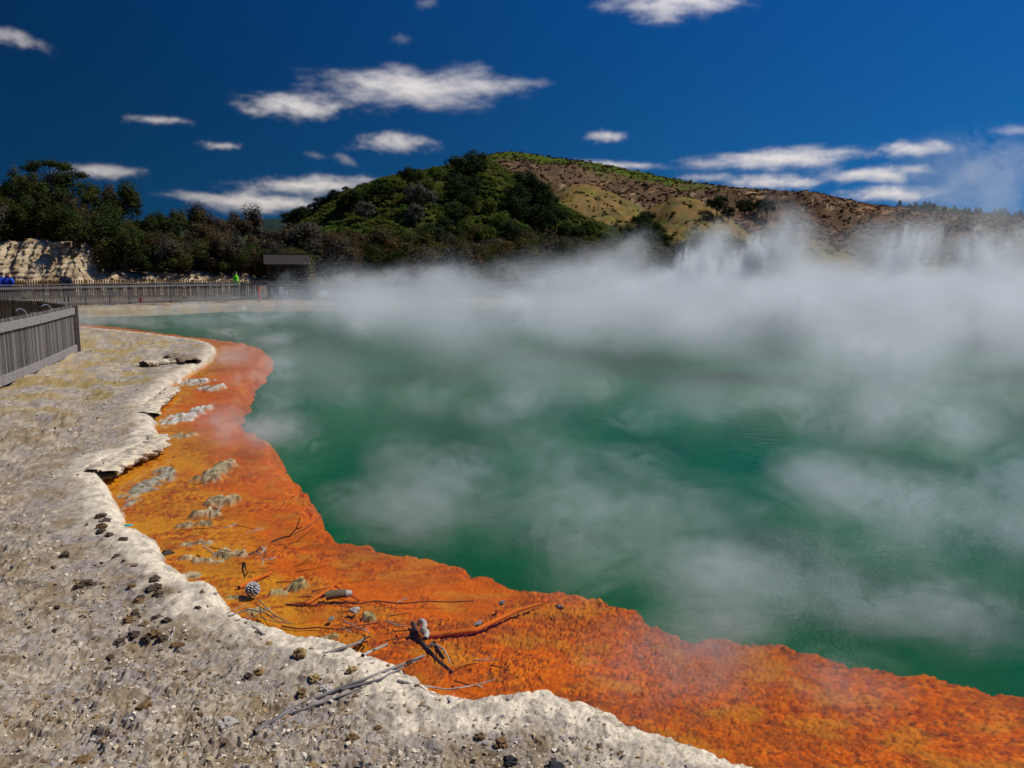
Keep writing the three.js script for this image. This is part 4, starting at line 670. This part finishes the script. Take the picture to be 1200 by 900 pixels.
const ledgeMat = new THREE.MeshPhysicalMaterial({ vertexColors: true, roughness: 0.95, specularIntensity: 0.15 }), ledgeGrey = std([0.42, 0.38, 0.35], 0.95, { vertexColors: true });
ledge([[114, 556], [128, 547], [146, 538], [164, 531], [181, 523], [184, 512]], 0.17, 0.085, ledgeMat, 'cream lip of crust overhanging the yellow shallows', 1);
ledge([[168, 427], [188, 425], [204, 423]], 0.20, 0.13, ledgeMat, 'thin cream lip of crust at the far end of flat', 2);
ledge([[203, 419], [213, 420], [224, 424]], 0.24, 0.16, ledgeGrey, 'dark grey lump of crust at the far end of flat', 3);
ledge([[172, 487], [178, 476], [190, 467], [203, 455]], 0.15, 0.075, ledgeMat, 'cream lip of crust over the small orange inlet', 4);
// driftwood: a branch follows points of the shore plan with a height above the water, and may fork
const woodPale = std([0.52, 0.47, 0.41], 0.8, { map: stoneGrain }), woodGrey = std([0.27, 0.24, 0.22], 0.85, { map: stoneGrain }), woodDark = std([0.075, 0.045, 0.028], 0.9), woodSunk = std([0.16, 0.05, 0.018], 1, { specularIntensity: 0 }), woodRust = std([0.55, 0.125, 0.012], 1, { specularIntensity: 0 }), woodWhite = std([0.55, 0.49, 0.40], 0.85, { map: stoneGrain });
function stick(name, label, group, mat, r0, r1, main, forks = []) {
  const at = (p) => { let [x, z] = spot(p[0], p[1], Math.max(0, p[2] ?? 0)); if (shoreDist(x, z) < -0.02) return [x, p[2] ?? 0, z]; [x, z] = spot(p[0], p[1], 0.1); const y = Math.max(yAt(x, z), 0) + r0 * 0.8 + (p[3] ?? 0); [x, z] = spot(p[0], p[1], y); return [x, y, z]; }, dense = (l) => l.flatMap((p, i) => i + 1 < l.length ? [0, 1, 2, 3].map((k) => p.map((v, a) => mix(v, l[i + 1][a] ?? v, k / 4))) : [p]), W = dense(main).map(at), o = W[0], rel = (p) => [p[0] - o[0], p[1], p[2] - o[2]];
  const s = thing(name, label, name === 'branch' ? 'branch' : 'twig', [o[0], 0, o[2]], 0, group); mesh('stem', limb(W.map(rel), r0, r1, 7, 40), mat, s);
  forks.forEach((f) => mesh('fork', limb(dense(f).map(at).map(rel), r0 * 0.6, r1 * 0.7, 6, 20), mat, s)); return s;
}
stick('branch', 'long grey forked twig lying across the cream rim into the water', null, woodGrey, 0.011, 0.006, [[298, 858, 0.15], [345, 829, 0.16], [400, 806, 0.17], [440, 791, 0.18], [470, 779, 0.13], [497, 768, 0.08]], [[[400, 808, 0.165], [445, 796, 0.17], [478, 779, 0.11], [494, 771, 0.07]], [[330, 838, 0.155], [375, 825, 0.16], [425, 806, 0.165]]]);
stick('branch', 'grey crooked branch with a forked tip rising from the rim', null, woodGrey, 0.010, 0.005, [[378, 767, 0.12], [400, 760, 0.09], [418, 754, 0.09], [426, 749, 0.11], [433, 746, 0.13]], [[[418, 754, 0.09], [427, 752, 0.10], [431, 752, 0.1]]]);
stick('branch', 'short straight grey stick beside the crooked branch', null, woodPale, 0.010, 0.007, [[425, 768, 0.06], [440, 761, 0.07], [454, 755, 0.08]]);
stick('branch', 'thin white branching twig lying on orange shallows below the rim', null, woodPale, 0.006, 0.0025, [[466, 797, 0.06], [490, 803, 0.04], [525, 808, 0.03], [555, 803, 0.04], [581, 796, 0.06]], [[[490, 803, 0.04], [505, 812, 0.03], [523, 816, 0.03]], [[523, 808, 0.03], [540, 806, 0.05], [570, 800, 0.03]], [[560, 803, 0.04], [566, 806, 0.03]]]);
stick('twig', 'small upright pale twigs at the foot of the rim', null, woodPale, 0.004, 0.002, [[527, 822, 0.02], [526, 814, 0.09]], [[[527, 822, 0.02], [533, 812, 0.07]], [[527, 822, 0.02], [520, 812, 0.07]], [[527, 822, 0.02], [540, 818, 0.05]]]);
stick('twig', 'white curled twig lying on the orange shallows', null, woodWhite, 0.006, 0.003, [[504, 755, 0.02], [512, 756, 0.035], [520, 761, 0.03], [525, 770, 0.02], [528, 778, 0.01]]);
stick('branch', 'orange coated branch lying under the shallow water', null, woodRust, 0.020, 0.010, [[503, 741, -0.02], [530, 738, -0.02], [557, 736, -0.015], [580, 726, -0.01], [605, 713, -0.015], [634, 702, -0.03]]);
stick('branch', 'dark sunken branch crossing the orange shelf towards the rim', null, woodDark, 0.016, 0.010, [[484, 727, -0.02], [489, 742, -0.015], [500, 757, -0.015], [515, 772, -0.02], [530, 784, -0.02]], [[[500, 757, -0.015], [508, 750, -0.01], [520, 768, -0.015]]]);
stick('branch', 'long thin dark stick lying flat across the orange shelf', null, woodSunk, 0.006, 0.004, [[335, 703, -0.03], [365, 706, -0.022], [390, 702, -0.018], [420, 704, -0.02], [440, 701, -0.018], [470, 704, -0.02], [500, 701, -0.022], [530, 702, -0.02], [556, 699, -0.03]]);
stick('branch', 'dark bare twig standing up from the orange shelf edge', null, woodDark, 0.008, 0.004, [[318, 632, -0.02], [340, 628, 0.01], [347, 620, 0.07], [352, 606, 0.16]], [[[345, 626, 0.02], [360, 618, 0.03], [378, 604, 0.02]], [[347, 620, 0.07], [354, 618, 0.10]]]);
stick('twig', 'white curling twig tangle at the end of the brown crust', null, woodWhite, 0.009, 0.004, [[292, 650, 0.02], [300, 646, 0.10], [307, 641, 0.15], [311, 646, 0.12], [309, 655, 0.05], [307, 663, 0.01]], [[[294, 649, 0.03], [303, 650, 0.08], [308, 656, 0.04]], [[300, 646, 0.10], [306, 649, 0.13], [312, 640, 0.14]], [[290, 651, 0.02], [282, 650, 0.03]]]);
stick('twig', 'pale thin twig resting on the brown crust', null, woodPale, 0.006, 0.003, [[238, 641, 0.03], [246, 645, 0.03], [252, 650, 0.015]]);
stick('twig', 'white forked twig on the crust by the orange water', null, woodWhite, 0.006, 0.003, [[250, 604, 0.02], [256, 597, 0.06], [262, 592, 0.08]], [[[256, 597, 0.06], [249, 590, 0.07]]]);
stick('twig', 'white curved twig lying on the brown stones of the flat', null, woodWhite, 0.007, 0.003, [[204, 735, 0.16], [202, 743, 0.16], [196, 752, 0.155], [186, 759, 0.15]], [[[202, 743, 0.16], [199, 757, 0.15]]]);
stick('branch', 'bundle of thin dead twigs in the yellow shallows near the cone', null, woodGrey, 0.006, 0.003, [[268, 722, 0.02], [290, 714, 0.03], [310, 718, 0.03], [325, 728, 0.03], [342, 731, 0.02]], [[[300, 709, 0.03], [318, 718, 0.05], [336, 730, 0.03]], [[266, 719, 0.04], [282, 711, 0.05], [292, 707, 0.04]], [[275, 727, 0.02], [300, 722, 0.02], [330, 731, 0.02]], [[303, 703, 0.02], [322, 722, 0.03], [338, 728, 0.02]]]);
stick('branch', 'short white stick at the edge of the yellow shallows', null, woodWhite, 0.009, 0.006, [[296, 733, 0.05], [303, 738, 0.05], [310, 744, 0.05]]);
stick('branch', 'rust coated sunken stick beside the grey cone', null, woodRust, 0.016, 0.010, [[280, 686, -0.015], [298, 678, -0.01], [318, 668, -0.02]]);
stick('branch', 'pair of rust coated sunken sticks beside the pale log', null, woodRust, 0.012, 0.008, [[358, 705, -0.02], [375, 695, -0.015], [393, 681, -0.02]], [[[378, 694, -0.015], [392, 685, -0.01], [420, 700, -0.02]]]);
stick('branch', 'dark thin stick lying behind the pale knob', null, woodSunk, 0.005, 0.004, [[330, 730, -0.02], [350, 734, -0.016], [372, 733, -0.012], [395, 735, -0.014], [420, 731, -0.012], [445, 726, -0.02]]);
{ // fine dead twigs washed together in the shallows
  const r = rng(313); for (let i = 0; i < 34; i++) { const t = r(), px = mix(215, 575, t) + 40 * (r() - 0.5), py = mix(600, 790, Math.pow(t, 0.75)) + 60 * (r() - 0.6), [x, z] = spot(px, py); if (shoreDist(x, z) > -0.04 || deepDist(x, z) < 0.15) continue; const a = (r() - 0.5) * 1.6, L = 10 + 26 * r(), dx = Math.cos(a) * L, dy = Math.sin(a) * L * 0.5, k = r(); stick('twig', k < 0.4 ? 'thin dark twig lying in the orange shallows among the driftwood' : k < 0.7 ? 'thin rusty twig lying in the orange shallows among the driftwood' : 'thin pale twig lying in the orange shallows among the driftwood', 'fine twigs in the shallows', k < 0.4 ? woodDark : k < 0.7 ? woodSunk : woodPale, 0.0042, 0.002, [[px, py, 0.0], [px + dx * 0.5 + 3 * (r() - 0.5), py + dy * 0.5 + 3 * (r() - 0.5), 0.012 * r()], [px + dx, py + dy, 0.03 * r() * r()]], k > 0.5 ? [[[px + dx * 0.4, py + dy * 0.4, 0.006], [px + dx * 0.6 + 3, py + dy * 0.6 - 6 * r(), 0.02]]] : []); }
}
{ // short log with a bleached end, knobs of wood and the bleached root
  const [x, z] = spot(397, 698), l = thing('driftwood_log', 'short waterlogged log with a bleached white end on orange shelf', 'log', [x, 0.005, z], 0.25);
  mesh('log_body', limb([[-0.085, 0, 0], [0, 0.008, 0], [0.05, 0.006, 0.004]], 0.030, 0.028, 9, 8), std([0.20, 0.14, 0.08], 0.9, { map: stoneGrain }), l); mesh('bleached_end', limb([[0.046, 0.006, 0.004], [0.07, 0.005, 0.005], [0.086, 0.004, 0.005]], 0.029, 0.018, 9, 6), woodWhite, l);
  for (const [px, py, w, say] of [[415, 716, 0.028, 'pale knobbly wood stump beside the brown crust tuft'], [388, 726, 0.022, 'white round knob of wood on a dark stick'], [560, 732, 0.026, 'small pale knob lying on the sunken orange branch'], [656, 712, 0.024, 'pale knob of wood near the edge of deep water'], [588, 707, 0.02, 'small white chip on the far end of the orange branch']]) {
    const [a, b] = spot(px, py), k = mesh('wood_knob', rock(px, 0.7, 0.6, 2), px % 2 ? woodPale : woodGrey); k.scale.set(w * 1.1, w * 0.8, w * 0.6); k.rotation.y = px; k.position.set(a, 0.004, b); tag(k, say, 'wood');
  }
  const [rx, rz] = spot(495, 742), root = thing('bleached_root', 'bleached white knotted root standing out of orange water', 'wood', [rx, 0, rz]);
  mesh('upper_knot', limb([[-0.03, 0.03, -0.05], [-0.012, 0.06, -0.04], [0.012, 0.055, -0.01], [0.008, 0.03, 0.02]], 0.014, 0.018, 8, 10), woodWhite, root); mesh('lower_knot', limb([[0.0, 0.02, 0.01], [0.03, 0.02, 0.04], [0.025, 0.005, 0.08]], 0.022, 0.016, 8, 8), woodWhite, root);
}
{ // pine cone: overlapping scales round a core
  const [x, z] = spot(296, 697), c = thing('pine_cone', 'grey open pine cone lying in the yellow shallows', 'cone', [x, 0.035, z], 0.6), core = new THREE.SphereGeometry(0.03, 14, 10); core.scale(1, 1.35, 1);
  c.rotation.set(0.5, 0.3, -0.55); c.scale.setScalar(0.85); mesh('core', core, woodDark, c); const sc = new THREE.SphereGeometry(0.011, 7, 5); sc.scale(1.1, 0.4, 1.5); sc.translate(0, 0, 0.012); const m = std([0.33, 0.31, 0.30], 0.8);
  for (let i = 0; i < 60; i++) { const t = (i + 0.5) / 60, a = i * 2.39996, h = -0.042 + 0.086 * t, rr = 0.036 * Math.sqrt(Math.max(0.08, 1 - ((h + 0.006) / 0.05) ** 2)), s = mesh('scale', sc, m, c); s.position.set(Math.cos(a) * rr, h, Math.sin(a) * rr); s.rotation.set(0, Math.PI / 2 - a, 0, 'YXZ'); s.rotateX(-0.5); }
  const [tx, tz] = spot(151, 617), t = mesh('plastic_scrap', rock(88, 0.3, 0.6, 2), std([0.03, 0.38, 0.36], 0.5)); t.scale.set(0.035, 0.02, 0.02); t.position.set(tx, 0.012, tz); tag(t, 'small torn scrap of teal plastic at the water edge', 'litter');
}
console.log('driftwood');

// ------------------------------------------------------------------ steam: drifts of fine droplets hanging over the hot water
{
  const r = rng(77);
  // one wisp: droplets gathered in curling strands inside a soft cloud about a metre across
  const wisp = (N, size, seed, cut, soft) => {
    const r = rng(seed), P = new Float32Array(N * 9), R = new Float32Array(N * 9); let n = 0;
    for (let t = 0; n < N && t < N * 90; t++) {
      const X = r() * 2 - 1, Y = r() * 2 - 1, Z = r() * 2 - 1, q2 = X * X + Y * Y + Z * Z; if (q2 > 1 || r() > Math.pow(1 - q2, 1.3)) continue;
      const x = X * 0.33, y = Y * 0.33, z = Z * 0.33, w = 0.35 * n3(x * 2.2 + seed, y * 2.2, z * 2.2);
      const f = 0.6 * n3(x * 4 + w * 3 + seed, y * 2.4 + w, z * 4 + 9) + 0.4 * n3(x * 9 + seed, y * 5 + w * 5, z * 9);
      if (r() > ss(cut - soft, cut + soft, f)) continue;
      const s = size * (0.75 + 0.5 * r()), a = r() * 2 - 1, b = r() * Math.PI * 2, q = Math.sqrt(1 - a * a), nx = q * Math.cos(b), ny = a, nz = q * Math.sin(b);
      let ux = -nz, uz = nx, ul = Math.hypot(ux, uz) || 1; ux /= ul; uz /= ul; const vx = ny * uz, vy = nz * ux - nx * uz, vz = -ny * ux, ph = r() * 6.3;
      for (let k = 0; k < 3; k++) { const c = Math.cos(ph + k * 2.0944) * s, d = Math.sin(ph + k * 2.0944) * s, o = n * 9 + k * 3; P[o] = x + ux * c + vx * d; P[o + 1] = y + vy * d; P[o + 2] = z + uz * c + vz * d; R[o] = 0; R[o + 1] = 1; R[o + 2] = 0; }
      n++;
    }
    const g = new THREE.BufferGeometry(); g.setAttribute('position', new THREE.BufferAttribute(P, 3)); g.setAttribute('normal', new THREE.BufferAttribute(R, 3)); return g;
  };
  const mat = new THREE.MeshPhysicalMaterial({ color: new THREE.Color().setRGB(0.925, 0.985, 1.0), roughness: 1, transmission: 0.5, thickness: 0, ior: 1, specularIntensity: 0, side: THREE.DoubleSide });
  // soft body, curling wisps, thin veils
  const KINDS = [wisp(90000, 0.00167, 3, -0.25, 0.7), wisp(90000, 0.00167, 40, 0.0, 0.4), wisp(190000, 0.00038, 120, -0.05, 0.5), wisp(190000, 0.00038, 160, 0.15, 0.32), wisp(90000, 0.00075, 230, -0.2, 0.65), wisp(90000, 0.00075, 260, 0.0, 0.5), wisp(80000, 0.00082, 300, -0.6, 0.9), wisp(260000, 0.00042, 330, -0.5, 0.8)];
  const lists = KINDS.map(() => []), q = new THREE.Quaternion(), e = new THREE.Euler(), M = new THREE.Matrix4();
  let made = 0;
  const put = (x, y, z, sx, sy, kind, lean = 0) => { e.set((r() - 0.5) * 0.4, r() * 6.3, lean + (r() - 0.5) * 0.5); q.setFromEuler(e); M.compose(new THREE.Vector3(x, y, z), q, new THREE.Vector3(sx, sy, sx)); made++; if (kind < 2 ? made % 4 === 0 : kind === 6 && made % 5 === 0) return; lists[kind].push(...M.elements); };
  // height that the drift reaches, seen along the far water: sideways position to metres above the water per metre of depth
  const TOPS = [[-60, 341], [150, 345], [280, 340], [350, 330], [430, 316], [520, 318], [600, 320], [690, 308], [760, 298], [830, 278], [905, 268], [960, 292], [1060, 274], [1130, 290], [1250, 280], [1700, 280]].map(([px, py]) => slope(px, py));
  const topAt = (s, D) => { let k = 1; while (k < TOPS.length - 1 && TOPS[k][0] < s) k++; const t = clamp((s - TOPS[k - 1][0]) / (TOPS[k][0] - TOPS[k - 1][0])); return EYE + D * mix(TOPS[k - 1][1], TOPS[k][1], t); };
  // the thick body over the far water
  for (let tries = 0; made < 210 && tries < 4e5; tries++) {
    const D = Math.sqrt(mix(16 * 16, 56 * 56, r())), s = -0.60 + 1.75 * r(), x = s * D, z = -D;
    if (deepDist(x, z) > 0.3) continue;
    const gust = fbm(x * 0.12 + 5, z * 0.12, 3), side = ss(-0.22, 0.36, s), dens = mix(0.1, 1, ss(14, 30, D)) * mix(0.05, 1, side);
    if (r() > dens * ss(-0.5, 0.4, gust + 0.35 * n2(x * 0.3, z * 0.3))) continue;
    const top = Math.max(0.9, topAt(s, D)) * (0.45 + 0.62 * r()), sy = Math.min(top * 1.1, 3.4) * (0.55 + 0.45 * r()), sx = sy * (1.1 + 1.2 * r()), lo = 0.22 * sy, hi = Math.max(lo, top - 0.42 * sy);
    put(x, mix(lo, hi, r()), z, sx, sy, top > 0.85 * topAt(s, D) ? 4 + (r() < 0.6) : r() < 0.55 ? 0 : 1);
  }
  // the even layer that lies on the middle of the pool, drawn up into streaks
  for (let tries = 0, goal = made + 170; made < goal && tries < 4e5; tries++) {
    const D = Math.sqrt(mix(5.5 * 5.5, 30 * 30, r())), s = -0.62 + 1.75 * r(), x = s * D, z = -D;
    if (deepDist(x, z) > 0.1) continue;
    const gust = fbm(x * 0.20 + 15, z * 0.20, 3) + 0.3 * n2(x * 0.7, z * 0.5), side = mix(0.14, 1, ss(-0.32, 0.42, s)), dens = mix(0.06 * ss(0.1, 0.5, s), 1, ss(mix(13.5, 8.5, ss(0.1, 0.5, s)), mix(22, 18, ss(0.1, 0.5, s)), D)) * side;
    if (r() > dens * ss(-0.45, 0.4, gust)) continue;
    const g = ss(6, 22, D), sy = mix(1.0, 2.6, g) * (0.6 + 0.8 * r()), sx = mix(1.7, 3.4, g) * (0.55 + 0.8 * r());
    put(x, 0.2 * sy + mix(0.1, 0.9, g) * r() ** 1.5, z, D < 17 ? sx * 1.5 : sx, D < 17 ? sy * 1.35 : sy, D < 17 ? (r() < 0.4 ? 7 : 2 + (r() < 0.6)) : 4 + (r() < 0.6), -0.12);
  }
  // thin veils close to the shelf
  for (let tries = 0, goal = made + 100; made < goal && tries < 4e5; tries++) {
    const D = Math.sqrt(mix(4.3 * 4.3, 13 * 13, r())), s = -0.5 + 1.7 * r(), x = s * D, z = -D;
    if (deepDist(x, z) > 0.5) continue;
    const gust = fbm(x * 0.35 + 31, z * 0.35, 3) + 0.25 * n2(x * 0.9, z * 0.9); if (r() > mix(0.2, 1, ss(-0.3, 0.4, s)) * ss(-0.3, 0.4, gust)) continue;
    const sy = 0.6 + 0.8 * r(), sx = 1.2 + 1.2 * r(); put(x, 0.2 * sy + 0.25 * r() * r(), z, sx, sy, 2, -0.12);
  }
  // the soft general haze of the pool, in broad drifts
  for (let tries = 0, goal = made + 165; made < goal && tries < 4e5; tries++) {
    const D = Math.sqrt(mix(9 * 9, 54 * 54, r())), s = -0.44 + 1.5 * r(), x = s * D, z = -D;
    if (deepDist(x, z) > -0.4 || (D > 28 && s < -0.19) || r() > mix(0.35, 1, ss(-0.35, 0.2, s)) * mix(0.4, 1, ss(9, 20, D))) continue;
    const g = ss(11, 35, D), sx = mix(3.5, 9, g) * (0.7 + 0.5 * r()), sy = mix(2.0, 5.2, g) * (0.7 + 0.5 * r()); put(x, 0.18 * sy + mix(0.2, 0.7, g) * r(), z, sx, sy, D < 21 ? 7 : 6, 0);
  }
  for (let tries = 0, goal = made + 85; made < goal && tries < 4e5; tries++) {
    const D = Math.sqrt(mix(9.5 * 9.5, 34 * 34, r())), s = -0.40 + 1.45 * r(), x = s * D, z = -D;
    if (deepDist(x, z) > -0.3 || r() > mix(0.45, 1, ss(-0.3, 0.3, s)) * mix(0.3, 1, ss(9, 18, D))) continue;
    const g = ss(9, 30, D), sx = mix(4, 8, g) * (0.75 + 0.5 * r()), sy = mix(1.7, 3.2, g) * (0.75 + 0.5 * r()); put(x, 0.2 * sy + 0.4 * r(), z, sx, sy, 7, 0);
  }
  // plumes that rise above the rest and lean with the air, spreading and thinning as they go
  const plume = (px0, py0, px1, py1, D, w0, w1, n0, thick) => { const n = Math.ceil(n0 * 0.6); for (let i = 0; i < n; i++) { const t = (i + r()) / n, bend = Math.sin(t * 3.1) * 10, [s, u] = slope(mix(px0, px1, t) + bend + (r() - 0.5) * 16, mix(py0, py1, t) + (r() - 0.5) * 8), d = D + (r() - 0.5) * 2.5, w = mix(w0, w1, t) * (0.7 + 0.6 * r()); put(s * d, EYE + u * d, -d, w * 0.9, w * (1.2 + 0.9 * r()), t < thick ? (r() < 0.4 ? 1 : 5) : 2 + (r() < 0.6), -0.35); } };
  plume(800, 324, 840, 276, 42, 3.0, 3.6, 16, 0.3); plume(862, 322, 932, 262, 41, 3.0, 3.4, 22, 0.35); plume(1030, 320, 1090, 274, 40, 3.2, 4.2, 18, 0.3); plume(1130, 316, 1210, 276, 38, 3.2, 4.2, 18, 0.3); plume(680, 328, 760, 290, 45, 3.0, 4.0, 16, 0.15);
  const drift = (px, py, D, w, h, n, a, b) => { for (let i = 0; i < n; i++) { const [s, u] = slope(px + (r() - 0.5) * 2 * a, py + (r() - 0.5) * 2 * b), d = D + (r() - 0.5) * 6, k = 0.7 + 0.6 * r(); put(s * d, EYE + u * d, -d, w * k, h * k, r() < 0.6 ? 7 : 3, -0.4); } };
  drift(430, 349, 50, 7, 2.0, 6, 70, 4); drift(560, 346, 52, 8, 2.2, 5, 80, 4); drift(660, 318, 58, 8, 4.5, 5, 70, 10); drift(450, 327, 56, 6, 3, 4, 45, 5); drift(540, 326, 55, 6, 3, 4, 60, 6); drift(1000, 292, 56, 9, 6, 6, 100, 18); drift(880, 298, 52, 8, 5, 5, 80, 12); drift(1150, 240, 50, 8, 9, 4, 60, 36); drift(1120, 294, 46, 8, 5, 6, 100, 12);
  // drifts over the shallow far left corner and along the edge of the shelf
  for (const [px, py, w, h, n, a, b] of [[150, 374, 3, 1.0, 22, 90, 14], [235, 376, 3.2, 0.9, 16, 95, 11], [300, 412, 1.8, 0.8, 14, 40, 24], [295, 470, 1.4, 0.7, 12, 40, 40], [310, 510, 1.2, 0.6, 8, 30, 20], [1000, 740, 1.3, 0.5, 9, 220, 30], [760, 700, 1.2, 0.5, 6, 160, 30], [1050, 640, 1.6, 0.9, 12, 200, 60], [700, 620, 1.5, 0.8, 9, 240, 50], [460, 590, 1.3, 0.7, 6, 120, 40], [880, 800, 1.1, 0.4, 5, 160, 40]])
    for (let i = 0; i < n * 0.7; i++) { const [x, z] = spot(px + (r() - 0.5) * 2 * a, py + (r() - 0.5) * 2 * b), near = z > -9, k = 0.7 + 0.7 * r(); put(x, 0.2 * h * k + 0.12 * r(), z, w * k, h * k, near ? 2 : 2 + (r() < 0.5), 0); }
  console.log('steam wisps', made);
  lists.forEach((l, i) => {
    const m = new THREE.InstancedMesh(KINDS[i], mat, l.length / 16); m.instanceMatrix.array.set(l); m.name = numbered('steam'); m.castShadow = m.receiveShadow = true; scene.add(m);
    stuff(tag(m, 'white steam drifting over the hot green pool', 'steam'));
  });
}
renderer.render(scene, camera);
